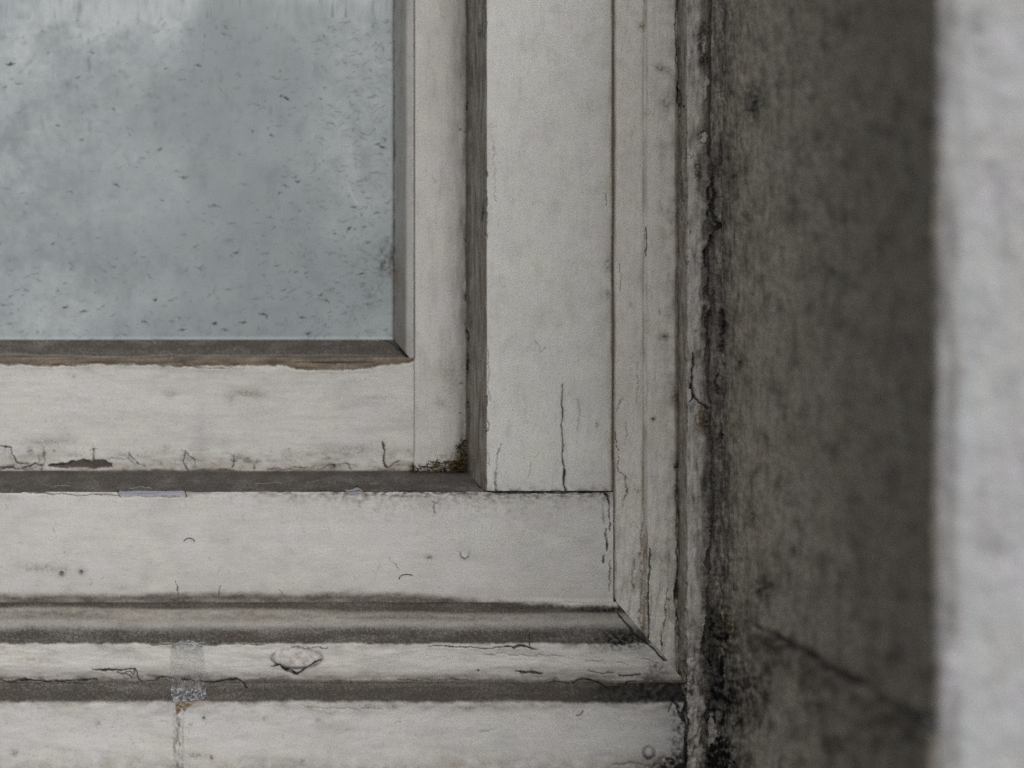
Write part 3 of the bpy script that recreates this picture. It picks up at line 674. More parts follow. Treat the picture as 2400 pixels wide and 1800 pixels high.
def bottom_mould_feat(F):
    F.h += F.fbm(130, 4, 1, 1.8, 0.5) * 0.0005 + F.fbm(24, 3, 2, 1.8, 0.6) * 0.00012
    px, py = F.px, F.py
    wob = 3.5 * F.fbm(160, 3, 30, 1.6, 0.6)
    tail = 1 + 0.35 * ss(1100, 1420, px)
    shift = 14 * ss(0, 1430, px)                # the upper cove runs slightly downhill
    g = np.clip(0.86 + 0.14 * F.fbm(60, 3, 3, 2.5, 0.7), 0, 1)
    cove = 1 - ss(1419, 1432, py + wob - shift)
    te = 1395 + 27 * ss(850, 1430, px) + wob
    cove = cove * ss(-9, 7, py - te + F.jy * 0.6)
    F.add('dirt_shade', cove * np.clip(g + .08, 0, 1))
    ridge = ss(1419, 1432, py + wob - shift) * (1 - ss(1446, 1466, py + wob))
    F.add('dirt_shade', ridge * np.clip(0.42 + 0.16 * F.fbm(12, 3, 5, 2.0, 0.8) + 0.25 * F.fbm(90, 3, 25, 3, .5), 0, 0.8))
    F.add('brown', np.clip(cove + ridge * .8, 0, 1) * .5)
    slope = ss(1440, 1484, py + wob) * (1 - ss(1505, 1513, py + F.jy * 0.5))
    F.add('dirt_shade', slope * np.clip((0.86 + 0.12 * ss(1450, 1505, py)) * (1 + 0.14 * F.fbm(40, 4, 7, 3, 0.6)), 0, 1))
    
    F.blob(1460, 1500, 60, 22, 'dark', 0.8, noise=1.2, size=9); F.blob(1420, 1428, 60, 7, 'dark', 0.8, noise=1.0, size=9); F.blob(1250, 1424, 120, 6, 'dark', 0.35, noise=1, size=9)
    face = ss(1507, 1516, py)
    F.add('dirt_shade', face * np.exp(-np.clip(py - 1510, 0, None) / 9) * np.clip(0.35 + 0.9 * F.fbm(26, 4, 9, 2), 0, 1) * 0.7)
    F.add('dirt_shade', face * np.clip(F.fbm(50, 5, 10, 2.2, 0.6) - 0.02, 0, 1) * 0.28)
    F.add('dirt_shade', face * ss(1588, 1598, py + wob) * 0.75)
    F.add('brown', face * ss(1590, 1598, py + wob) * 0.4)
    lip_cracks(F)
    F.add('dirt_shade', face * ss(1568, 1592, py + wob) * np.clip(0.42 + 0.5 * F.fbm(30, 4, 11, 2.5, 0.7), 0, 1))
    F.add('brown', face * ss(1555, 1592, py) * 0.25)
    F.h += face * F.fbm(50, 4, 14, 2.5, 0.5) * 0.0003
    C = F.crack
    C([(351, 1510), (440, 1511), (622, 1510)], 1.2, 0.0006, 0.8, jit=.5); C([(680, 1518), (767, 1518)], 1.0, 0.0005, 0.8)
    C([(1006, 1516), (1053, 1516), (1100, 1519), (1165, 1519), (1216, 1515), (1266, 1522)], 1.5, 0.0009, 1, lip=.0005, hw=9, jit=.7); C([(1180, 1518), (1216, 1514), (1246, 1518)], 2.3, 0.001, 1)
    C([(1241, 1481), (1241, 1516)], 1.1, 0.0006, 0.9, jit=.3); C([(1133, 1532), (1190, 1534), (1252, 1537), (1324, 1539)], 0.9, 0.0004, 0.5)
    C([(1213, 1576), (1240, 1577), (1268, 1576)], 2.8, 0.0016, 0.9, halo=.5, hw=10); C([(1447, 1581), (1470, 1582), (1501, 1580)], 2.0, 0.0012, 0.9, lip=.0005, halo=.4, hw=10); C([(1380, 1577), (1440, 1576)], 2.0, 0.001, 0.35, halo=.35, hw=8)
    C([(1370, 1549), (1410, 1549)], 1, 0.0004, .6); C([(1450, 1556), (1470, 1556)], 1, 0.0004, .6); C([(1507, 1545), (1530, 1549)], 1, 0.0005, .8)
    C([(219, 1568), (250, 1570), (270, 1571), (295, 1568), (318, 1568)], 2.2, 0.0014, 1, lip=.0006, hw=9, halo=.35, jit=.7)
    C([(318, 1568), (310, 1580), (302, 1572), (290, 1575)], 1.8, 0.001, 0.9); C([(318, 1568), (324, 1586), (334, 1599)], 1.4, 0.001, 0.9); C([(265, 1572), (290, 1578), (310, 1588)], 1.2, 0.0008, 0.7)
    C([(342, 1593), (380, 1590), (427, 1591)], 1.2, 0.0008, 0.9)
    C([(822, 1590), (824, 1597), (823, 1604)], 1.1, 0.0006, 0.9)
    C([(1115, 1573), (1120, 1571)], 3, 0.0008, .9)
    F.chips(py, 1510, px, .0010, .5, .08, 4, 24); F.chips(py, 1592, px, .0012, .5, .06, 6, 26)
    # the blister
    d2 = ((px - 696) / 62) ** 2 + ((py - 1541) / 25) ** 2
    bl = np.clip(1 - d2, 0, 1)
    F.h += 0.0034 * np.sqrt(bl) * ss(1508, 1530, py) * (.45 + .55 * ss(1522, 1566, py))
    F.add('dirt_shade', np.clip(1 - abs(d2 - 0.9) * 3, 0, 1) * 0.55 * np.clip(.6 + F.fbm(12, 3, 55), 0, 1)); F.add('brown', (d2 < 1) * np.clip(.20 + .5 * F.fbm(16, 4, 56), 0, .6)); F.add('dirt_shade', (d2 < .9) * np.clip(F.fbm(6, 3, 57), 0, .5) * .5)
    C([(637, 1565), (650, 1558), (657, 1557), (662, 1566), (668, 1570), (678, 1569), (696, 1580), (716, 1566), (734, 1554), (752, 1546)], 2.2, 0.0018, 1, jit=.35, halo=.4, hw=7)
    C([(662, 1566), (668, 1571), (696, 1581), (714, 1569)], 3.0, 0.001, 1, jit=.3)
    C([(1447, 1436), (1469, 1465), (1494, 1490), (1520, 1511), (1545, 1533), (1563, 1549)], 2.4, 0.0012, 1, jit=0.5)
    for b in ((88, 1546, 46, 12, .25, 'brown'), (1540, 1565, 26, 26, .5, 'dirt_shade'), (1500, 1530, 20, 10, .3, 'dirt_shade')): F.blob(b[0], b[1], b[2], b[3], b[5], b[4])
sweep('bottom_moulding', win, M['mould_x'], 'x', [
    (Z(1412.4, -0.0010), -0.0010, True), (Z(1418, -0.0008), -0.0008, True), (Z(1430, -0.0040), -0.0040, True), (Z(1446, -0.0046), -0.0046, True), (Z(1466, -0.0055), -0.0055, True), (Z(1507, -0.0100), -0.0100, True), (Z(1511, -0.0106), -0.0106, True), (Z(1560, -0.0114), -0.0114, True), (Z(1590, -0.0108), -0.0108, True), (Z(1602, -0.0120), -0.0120, True), (Z(1603, -0.0112), -0.004, False),
    (Z(1594, 0), 0.049, False), (Z(1412.4, 0), 0.049, False)], XL, X(1601), bottom_mould_feat, 19,
    end_hi=lambda a, y: X(mitre_x(VY - a / PX * D / (D + min(y, 0.0035))) - 0.4, min(y, 0.0)))

def apron_feat(F):
    F.h += F.fbm(150, 4, 1, 1.8, 0.7) * 0.0006 + F.fbm(26, 3, 2, 1.6, 0.7) * 0.00005
    px, py = F.px, F.py
    wob = 3 * F.fbm(120, 3, 30, 1.6, 0.6)
    sl = 1 - ss(1640, 1652, py + wob + F.jy * 0.5)
    F.add('dirt_shade', sl * np.clip((0.84 + 0.14 * ss(1592, 1625, py)) * (1 + 0.14 * F.fbm(40, 4, 3, 3, 0.6)), 0, 1))
    F.add('brown', sl * (0.25 + 0.3 * ss(500, 1000, px)))
    F.add('dark', sl * np.clip(ss(1250, 1560, px) * (0.75 + 0.6 * F.fbm(14, 4, 5)), 0, 0.95))
    fc = 1 - sl
    F.add('brown', fc * np.exp(-np.clip(py - 1648, 0, None) / 12) * np.clip(0.4 + 0.7 * F.fbm(40, 4, 6, 2.5, 0.7), 0, 1) * 0.8)
    F.add('dirt_shade', fc * np.exp(-np.clip(py - 1648, 0, None) / 24) * np.clip(0.15 + 0.9 * F.fbm(18, 4, 7, 2, 0.7), 0, 1) * 0.5)
    F.add('dirt_shade', fc * np.clip(F.fbm(70, 5, 8, 2.2, 0.6), 0, 1) * 0.20)
    F.add('brown', fc * ss(1740, 1810, py + 14 * F.fbm(80, 3, 9)) * np.clip(0.4 + 0.6 * F.fbm(30, 4, 10), 0, 1) * 0.6)
    F.add('rust', fc * ss(1775, 1810, py + 10 * F.fbm(30, 3, 12)) * 0.10)
    F.add('dirt_shade', ss(1480, 1600, px + 16 * F.fbm(30, 4, 13)) * ss(1640, 1700, py) * 0.30)
    F.add('dark', ss(1552, 1600, px + 24 * F.fbm(16, 4, 14)) * ss(1600, 1660, py) * np.clip(0.35 + 0.9 * F.fbm(12, 4, 15), 0, 0.95))
    F.blob(1585, 1795, 55, 26, 'dark', 0.95, noise=1.2, size=10); F.blob(1560, 1800, 70, 14, 'rust', 0.4, noise=1.2, size=10)
    C = F.crack
    lip_cracks(F)
    C([(1565, 1626), (1576, 1638), (1587, 1650), (1592, 1668), (1598, 1690)], 3.2, 0.002, 1, halo=.4, hw=10); C([(1575, 1650), (1568, 1668)], 2, 0.001, 0.9)
    C([(1120, 1712), (1160, 1711)], 1, 0.0003, .4); C([(700, 1655), (760, 1660), (900, 1664)], .9, 0.0003, .4)
    # dribble under the tape
    st = np.exp(-((px - 418 - 2.5 * F.fbm(40, 2, 16)) / 11) ** 4) * ss(1648, 1668, py)
    F.add('dirt_shade', st * np.clip(0.28 + 0.8 * F.fbm(12, 4, 17, 0.7, 1.8), 0, 0.7)); F.add('rust', st * np.clip(F.fbm(10, 4, 18) * 1.2 - 0.25, 0, 0.6) * (1 - ss(1690, 1770, py)))
    e2 = np.exp(-((abs(px - 418) - 11) / 1.8) ** 2) * ss(1660, 1680, py) * np.clip(0.4 + F.fbm(9, 3, 19), 0, 1); F.add('brown', e2 * 0.7)
    i = F.poly_mask([(409, 1646), (452, 1646), (440, 1660), (431, 1667), (424, 1660), (418, 1676), (412, 1674)], 0.9); F.w[4][i] = np.clip(0.75 + 0.6 * F.fbm(6, 3, 20)[i], 0.2, 1)
    C([(414, 1710), (420, 1702), (427, 1706), (425, 1716), (420, 1719), (414, 1710)], 0.9, 0.0001, 0.15, halo=.5, hw=2.2, halo_ch='brown', jit=.3)
    for b in ((478, 1681, 5, 5, .7), (447, 1698, 4, 4, .5), (34, 1764, 9, 9, .5), (230, 1697, 6, 6, .3), (620, 1683, 6, 6, .4), (745, 1688, 7, 6, .35), (496, 1776, 5, 6, .5), (460, 1772, 20, 8, .35), (708, 1786, 8, 8, .45), (1090, 1660, 20, 4, .35), (860, 1655, 30, 5, .35)):
        F.blob(*b[:4], 'dirt_shade', b[4], size=5, noise=1.2)
    rng = random.Random(19)
    for _ in range(60):
        x = rng.uniform(0, 1560); y = rng.uniform(1665, 1800); a = rng.uniform(0, 6.28); l = rng.uniform(4, 18)
        C([(x, y), (x + l * .5 * math.cos(a) + rng.uniform(-3, 3), y + l * .5 * math.sin(a)), (x + l * math.cos(a), y + l * math.sin(a))], 0.7, 0.0001, rng.uniform(.12, .4))
    # filled-over screw
    d = np.hypot(px + F.jx * .7 - 1520, py + F.jy * .7 - 1765)
    F.h -= 0.0011 * np.exp(-((d - 12) / 3.2) ** 2) * (0.5 + 0.5 * ss(-10, 12, py - 1765)); F.h += 0.0006 * np.exp(-(d / 7) ** 2)
    F.add('dark', 0.75 * np.exp(-((d - 13) / 2.2) ** 2) * ss(-6, 12, py - 1765)); F.add('dirt_shade', 0.5 * np.exp(-((d - 12) / 4) ** 2)); F.add('film_sheen', .3 * np.exp(-(d / 7) ** 2))
    C([(1440, 1792), (1480, 1784), (1512, 1790)], 3, 0.0008, .2, halo=.35, hw=8)
sweep('apron_board', win, M['frame_x'], 'x', [
    (Z(1601, -0.0116), -0.0116, True), (Z(1622, -0.0145), -0.0145, True), (Z(1648, -0.0205), -0.0205, True), (Z(1840, -0.0212), -0.0212, False), (-0.36, -0.0212, False), (-0.36, 0.049, False), (Z(1604, 0), 0.049, False)],
    XL, X(1612, -0.018), apron_feat, 23, end_hi=lambda a, y: X(1600 + 9 * float(fbm(np.array([a / 0.012]), np.array([3.3]), 3, 5)[0]), -0.018))

def bead_feat(F):
    F.h += F.fbm(60, 4, 1, 0.5, 2) * 0.0007 + F.fbm(16, 4, 2, 0.6, 1.6) * 0.00035
    px, py = F.px, F.py
    side = ss(0.35, 0.7, -F.na)
    F.add('brown', side * np.clip(0.50 + 0.4 * F.fbm(24, 4, 3, 0.3, 4), 0, 1))
    F.add('dirt_shade', side * np.clip(-0.05 + 0.6 * F.fbm(26, 4, 4, 0.3, 3), 0, 0.7))
    F.add('dark', side * (1 - ss(1587, 1592, px + F.jx)) * 0.3)
    fr = 1 - side
    low = ss(1350, 1650, py)
    F.add('dirt_shade', fr * np.clip(0.12 + 1.0 * F.fbm(26, 5, 5, 0.5, 2.2), 0, 1) * 0.75)
    F.add('brown', fr * np.clip(F.fbm(40, 4, 6, 0.6, 2), 0, 1) * 0.35)
    F.add('dirt_shade', fr * ss(1628, 1656, px + F.jx * 1.5 + 10 * F.fbm(50, 3, 7, 0.6, 2)) * 0.75)
    F.chips(px, 1609, py, .0014, .4, .05, 5, 18); F.chips(px, 1653, py, .0030, .5, -.05, 7, 20)
    F.add('film_sheen', fr * np.exp(-((px - 1613 - F.jx * .4) / 4) ** 2) * 0.25)
    jagged(F, fr)
    F.add('dark', low * np.clip(0.20 + 1.2 * F.fbm(20, 5, 8, 0.8, 1.6), 0, 1) * 0.9)
    F.h += low * F.fbm(14, 4, 41, .8, 1.3) * 0.0014
    F.add('rust', low * np.clip(F.fbm(30, 4, 9) - 0.1, 0, 1) * 0.4)
    for b in ((1650, 140, 12, 10, .7, 'dark'), (1640, 100, 10, 40, .4, 'dirt_shade'), (1629, 776, 4, 5, .9, 'rust'), (1645, 317, 10, 14, .6, 'dirt_shade'), (1634, 395, 8, 26, .5, 'dirt_shade'), (1597, 225, 5, 40, .5, 'dirt_shade'), (1640, 985, 14, 24, .8, 'rust'), (1655, 985, 10, 26, .6, 'dark')):
        F.blob(b[0], b[1], b[2], b[3], b[5], b[4], size=6, noise=1.1)
    for x, y, rx, ry in ((1653, 205, 5, 30), (1650, 115, 3, 16), (1652, 322, 8, 12), (1617, 360, 5, 8)):
        i = F.poly_mask([(x + rx * math.cos(t), y + ry * math.sin(t)) for t in np.linspace(0, 6.2, 14)], 1.0)
        F.h[i] += 0.0008; F.w[0][i] *= 0.3; F.w[2][i] *= 0.2
    C = F.crack
    C([(1623, 829), (1626, 856), (1623, 880), (1623, 905), (1624, 928), (1615, 943)], 2.6, 0.002, 1, lip=.0008, halo=.35, hw=9, jit=.5)
    C([(1624, 928), (1628, 934), (1640, 944), (1651, 949), (1660, 960)], 2.4, 0.002, 1, lip=.0006, halo=.35, hw=9, jit=.5)
    C([(1623, 865), (1622, 915)], 3.2, 0.001, 1)
    C([(1588, 195), (1590, 225), (1588, 250)], 2.2, 0.001, 1); C([(1595, 240), (1592, 275)], 1.6, 0.001, .8); C([(1603, 245), (1602, 262)], 1.4, 0.001, .8)
    C([(1616, 540), (1620, 553)], 1.2, .0006, .9); C([(1613, 614), (1617, 616)], 1.2, .0006, .9); C([(1598, 300), (1596, 420), (1599, 520)], 1.2, .0005, .4)
    C([(1608, 1560), (1604, 1640), (1610, 1700), (1606, 1760)], 2.6, .002, 1, halo=.4, hw=10)
    rng = random.Random(23)
    for _ in range(24):
        x = rng.uniform(1612, 1652); y = rng.uniform(0, 1400); l = rng.uniform(6, 30)
        C([(x, y), (x + rng.uniform(-3, 3), y + l * .5), (x + rng.uniform(-4, 4), y + l)], 0.8, 0.0003, rng.uniform(.2, .6))
sweep('edge_bead', win, M['bead'], 'z', [
    (X(1588), 0.0, True), (X(1609, -0.016), -0.0165, True), (X(1660, -0.016), -0.0160, True), (X(1668, -0.012), -0.0115, True), (X(1669, -0.008), -0.006, False), (X(1660, 0), 0.03, False), (X(1588.2), 0.03, False)],
    -0.36, zhi, bead_feat, 29)

# ---- the sash
sash = empty('sash'); sash.parent = win
YS = 0.05
def sash_stile_feat(F):
    F.h += F.fbm(120, 4, 1, 0.5, 1.8) * 0.0005
    px, py = F.px, F.py
    e = np.clip(1094 - px, 0, None)
    F.add('dirt_shade', np.exp(-e / 20) * np.clip(0.36 + 0.8 * F.fbm(40, 4, 3, 0.4, 2.5), 0, 1) * 0.85)
    F.add('brown', np.exp(-e / 40) * 0.18)
    F.add('brown', np.exp(-e / 6) * np.clip(0.5 + 0.8 * F.fbm(16, 4, 4, 0.6, 2), 0, 1))
    F.add('dirt_shade', np.clip(F.fbm(60, 5, 5, 0.8, 1.5), 0, 1) * 0.20)
    F.add('dark', np.exp(-((px - 971.5) / 1.6) ** 2) * (1 - ss(838, 850, py)) * 0.85)
    F.add('dark', np.exp(-((px - 971.5) / 1.4) ** 2) * ss(848, 852, py) * (1 - ss(1040, 1075, py)) * 0.28)
    F.add('dirt_shade', np.exp(-np.clip(1108 - py, 0, None) / 16) * np.clip(0.2 + 0.8 * F.fbm(14, 4, 6), 0, 1) * 0.6)
    F.blob(1062, 1085, 36, 22, 'brown', 0.7, noise=1.2, size=8); F.blob(1086, 1060, 14, 40, 'brown', 0.6, noise=1.2, size=8); F.blob(1075, 1098, 26, 12, 'dark', 0.6, noise=1.3, size=6)
    for b in ((1040, 40, 5, 3, .4, 'rust'), (1080, 898, 5, 3, .7, 'dark'), (1078, 968, 3, 3, .7, 'dark'), (1078, 303, 4, 3, .6, 'dark'), (1033, 945, 14, 12, .3, 'dirt_shade'), (1055, 880, 30, 50, .2, 'dirt_shade')): F.blob(b[0], b[1], b[2], b[3], b[5], b[4], size=6)
    F.chips(px, 1091, py, .0010, .45, .05, 5, 22)
    F.crack([(1012, 418), (1018, 424), (1020, 431)], .9, .0002, .4)
    F.crack([(1000, 1096), (1010, 1098), (1022, 1090)], 1.2, .0005, .7)
sweep('sash_stile', sash, M['sash_z'], 'z', [
    (X(970.5, YS), YS, True), (X(1093.5, YS), YS, True), (X(1094, YS), YS + 0.004, False), (X(1093, YS), 0.088, False), (X(970.5, YS), 0.088, False)], Z(1109, YS), zhi, sash_stile_feat, 31)

def wavy(px):
    return np.interp(px, [-400, 0, 60, 127, 224, 300, 440, 560, 640, 700, 790, 880, 940, 975], [853, 852, 855, 857, 853, 853, 858, 857, 856, 862, 867, 859, 852, 847])
def sash_rail_feat(F):
    F.h += F.fbm(150, 4, 1, 1.8, 0.6) * 0.0005 + F.fbm(26, 3, 2, 2.5, 0.5) * 0.00004
    px, py = F.px, F.py
    e = py - wavy(px) + F.jy * 0.7
    top = 1 - ss(-2, 2.5, e)
    F.h += 0.0009 * ss(-1.5, 1.5, e) - 0.0005 * np.exp(-(e / 3) ** 2)
    F.add('brown', top * 0.9); F.add('dirt_shade', top * np.clip(0.4 + 0.5 * F.fbm(26, 4, 3, 3, .6), 0, 1))
    F.add('brown', np.exp(-np.clip(e, 0, None) / 9) * np.clip(0.45 + 0.6 * F.fbm(20, 4, 4, 2), 0, 1) * 0.6)
    low = ss(1035, 1100, py + 14 * F.fbm(60, 3, 5))
    F.add('brown', low * np.clip(0.30 + 0.5 * F.fbm(40, 4, 6, 2, .7), 0, 1) * 0.75)
    F.add('dirt_shade', low * np.clip(F.fbm(18, 5, 7, 2, .7), 0, 1) * 0.7)
    ed = 1104 - 5 * np.exp(-((px - 400) / 40) ** 2) - 6 * np.exp(-((px - 510) / 50) ** 2) + 3 * F.fbm(50, 3, 33, 1.5, .7)
    F.add('dirt_shade', ss(-4, 4, py - ed + F.jy * .5) * 0.85)
    F.add('brown', np.exp(-np.clip(ed - py, 0, None) / 8) * 0.45)
    F.add('dirt_shade', np.clip(F.fbm(70, 5, 8, 2.4, 0.6) - .03, 0, 1) * 0.18)
    F.add('dirt_shade', np.exp(-((px - 470) / 18) ** 2) * ss(850, 1060, py) * 0.16)
    F.chips(py, 1101, px, .0012, .5, .02, 6, 22); F.chips(py, 1085, px, .0006, .15, .12, 14, 30)
    for b in ((570, 921, 26, 8, .45, 'brown'), (605, 925, 22, 12, .3, 'brown'), (540, 934, 12, 12, .3, 'brown'), (780, 1091, 7, 5, 1, 'dark'), (580, 1078, 9, 6, .8, 'dark'), (605, 1080, 7, 5, .5, 'dark'), (978, 1092, 12, 5, .8, 'dark'), (71, 1055, 7, 8, .5, 'dirt_shade'), (120, 1035, 60, 10, .3, 'dirt_shade'),
              (390, 1050, 10, 10, .35, 'brown'), (885, 932, 40, 4, .25, 'brown'), (840, 1050, 90, 14, .2, 'dirt_shade'), (175, 882, 5, 3, .4, 'dirt_shade'), (400, 925, 14, 8, .25, 'dirt_shade')):
        F.blob(b[0], b[1], b[2], b[3], b[5], b[4], size=5)
    C = F.crack
    L = dict(lip=.0007, hw=7, halo=.22)
    C([(7, 1047), (25, 1049), (31, 1062), (34, 1071), (38, 1083), (69, 1085)], 1.7, .0011, .9, **L); C([(3, 1047), (26, 1049)], 3, .0008, .7)
    C([(103, 1047), (108, 1083), (96, 1101)], 1.2, .0007, .6, **L); C([(89, 1072), (91, 1088)], 1.2, .0006, .6)
    C([(-40, 1099), (0, 1098), (22, 1096), (61, 1096), (76, 1091), (101, 1091)], 2.0, .0012, .95, **L)
    i = F.poly_mask([(112, 1093), (118, 1089), (159, 1085), (166, 1080), (248, 1078), (253, 1084), (262, 1086), (262, 1096), (152, 1096)], 0.5)
    F.w[:3, i] *= 0.1; F.w[5][i] = 1; F.h[i] -= 0.0013
    C([(114, 1090), (140, 1087), (160, 1085), (168, 1080)], 1.8, .0012, 1, jit=.4); C([(168, 1079), (210, 1078), (248, 1077)], 1.1, .0006, .9, jit=.4); C([(152, 1097), (200, 1097), (262, 1097)], 1.0, .0004, .5, jit=.4)
    C([(219, 1051), (220, 1080)], 1.8, .001, .8, jit=.3, halo=.3, hw=6); C([(210, 1052), (228, 1052)], 1.2, .0004, .4)
    C([(253, 1078), (275, 1075), (304, 1074)], .9, .0004, .5); C([(302, 1062), (308, 1064), (315, 1076), (322, 1089), (344, 1094)], 1.3, .0008, .75, **L); C([(305, 1060), (300, 1075), (308, 1085)], 1.0, .0005, .5)
    C([(432, 1058), (430, 1083), (437, 1104)], 1.7, .001, .8, **L); C([(434, 1062), (445, 1070), (457, 1080), (457, 1092)], 1.4, .0008, .75, **L)
    C([(548, 1065), (546, 1097)], 1.8, .001, .9, **L); C([(538, 1078), (556, 1079)], 1.2, .0004, .5)
    C([(593, 1092), (598, 1103)], 1.2, .0006, .7); C([(629, 1098), (690, 1099), (752, 1098), (768, 1094), (780, 1090)], 1.1, .0007, .7, **L)
    C([(783, 1091), (800, 1087), (816, 1087), (821, 1101)], 1.7, .0009, .85, **L); C([(810, 1083), (820, 1090)], 1.2, .0006, .7)
    C([(897, 1038), (901, 1054), (899, 1076), (902, 1088), (904, 1096)], 2.0, .0013, 1, jit=.5, halo=.3, hw=7); C([(904, 1095), (917, 1094), (926, 1084), (934, 1076)], 1.5, .0009, .9, **L)
    C([(966, 1097), (978, 1092), (990, 1096), (1007, 1098)], 1.7, .0009, .9, **L); C([(289, 1103), (283, 1112)], 1.5, .0007, .7)
    C([(834, 1059), (840, 1062), (848, 1060), (853, 1050), (853, 1042)], 1.6, -.0005, 0); idx, d, _, _ = F.dist([(834, 1059), (840, 1062), (848, 1060), (853, 1050), (853, 1042)], 5, .3)
    if d is not None: F.w[6][idx] = np.maximum(F.w[6][idx], .8 * np.exp(-(d / 1.6) ** 2))
    for P in ([(-40, 854), (0, 854), (25, 855), (76, 856), (119, 859), (127, 854), (174, 857), (224, 854)], [(275, 855), (362, 855), (387, 858), (445, 857), (470, 862), (500, 863), (532, 863), (550, 857), (575, 858)], [(700, 863), (790, 868), (880, 860)]):
        C(P, 1.1, .0007, .7, lip=.0004, hw=6, jit=.7)
    rng = random.Random(31)
    for _ in range(60):
        x = rng.uniform(0, 960); y = rng.uniform(1050, 1102); F.blob(x, y, rng.uniform(1.2, 3), rng.uniform(1, 2), 'dark', rng.uniform(.3, .8), size=3)
sweep('sash_rail', sash, M['sash_x'], 'x', [
    (Z(838, YS), YS, True), (Z(1108, YS), YS, True), (Z(1108.5, YS), YS + 0.004, False), (Z(1108, YS), 0.088, False), (Z(838, YS), 0.088, False)], XL, X(969.8, YS), sash_rail_feat, 37)

YG = 0.075
pm_x = lambda py, y: 922 + (py - 797) * 0.92
def putty_low_feat(F):
    F.h += F.fbm(110, 3, 1, 2, .6) * 0.0005 + F.fbm(20, 3, 2, 2, .7) * .00012
    px, py = F.px, F.py
    g = np.clip(0.96 + .14 * F.fbm(30, 4, 3, 2.5, .7), 0, 1)
    up = 1 - ss(829, 838, py + 3 * F.fbm(90, 3, 4, 2))
    F.add('dirt_shade', up * g)
    F.add('brown', (1 - up) * 0.85); F.add('dirt_shade', (1 - up) * np.clip(.78 + .4 * F.fbm(20, 4, 5, 3, .6), 0, 1))
    F.add('dirt_shade', ss(560, 900, px) * .35)
    F.crack([(362, 828), (366, 834), (380, 837), (400, 837), (418, 836)], 1.2, .0008, .7, lip=.0008, hw=6); F.crack([(600, 845), (700, 848), (780, 846)], 1, .0005, .5)
    idx, d, _, _ = F.dist([(364, 831), (368, 837), (385, 839), (415, 839)], 5, .4)
    if d is not None: F.w[6][idx] = np.maximum(F.w[6][idx], .45 * np.exp(-(d / 1.4) ** 2))
    F.crack([(905, 794), (915, 800), (930, 812), (950, 828), (966, 843)], 2.2, .0012, .9)
sweep('glazing_putty', sash, M['putty'], 'x', [
    (Z(796.5, 0.0745), 0.0745, True), (Z(830, 0.060), 0.060, True), (Z(848, YS), YS - .0006, True), (Z(850, YS), YS + .0005, False), (Z(842, YS), YS + 0.004, False), (Z(812, .0745), 0.0745, False)],
    XL, X(970, YS), putty_low_feat, 41, end_hi=lambda a, y: X(pm_x(VY - a / PX * D / (D + y), y), y))
def putty_side_feat(F):
    F.h += F.fbm(110, 3, 1, .6, 2) * 0.0003
    px, py = F.px, F.py
    a = 1 - ss(947, 953, px)
    F.add('brown', a * np.clip(.02 + .25 * F.fbm(30, 4, 2, .4, 3), 0, 1)); F.add('dirt_shade', a * np.clip(-.02 + .3 * F.fbm(20, 4, 3, .4, 3), 0, 1))
    F.add('dark', (1 - ss(921, 927, px + F.jx * .5)) * .75)
    F.add('dirt_shade', (1 - a) * .06)
    F.add('dark', np.exp(-((px - 970.5) / 1.2) ** 2) * .6)
    F.add('brown', ss(540, 680, py) * a * .35)
    F.blob(930, 640, 8, 30, 'rust', .3); F.add('dirt_shade', ss(700, 820, py) * .15)
sweep('glazing_putty', sash, M['putty'], 'z', [
    (X(922, .0745), .0745, True), (X(949, .0545), .0545, True), (X(953, .0525), .0525, True), (X(970, YS), YS + .0002, True), (X(971, YS), YS + .002, False), (X(966, YS), YS + 0.006, False), (X(934, .0745), 0.0745, False)],
    Z(846, YS), zhi, putty_side_feat, 43, end_lo=lambda a, y: Z(797 + ((VX + a / PX * D / (D + y)) - 922) / 0.92 - .5, y))

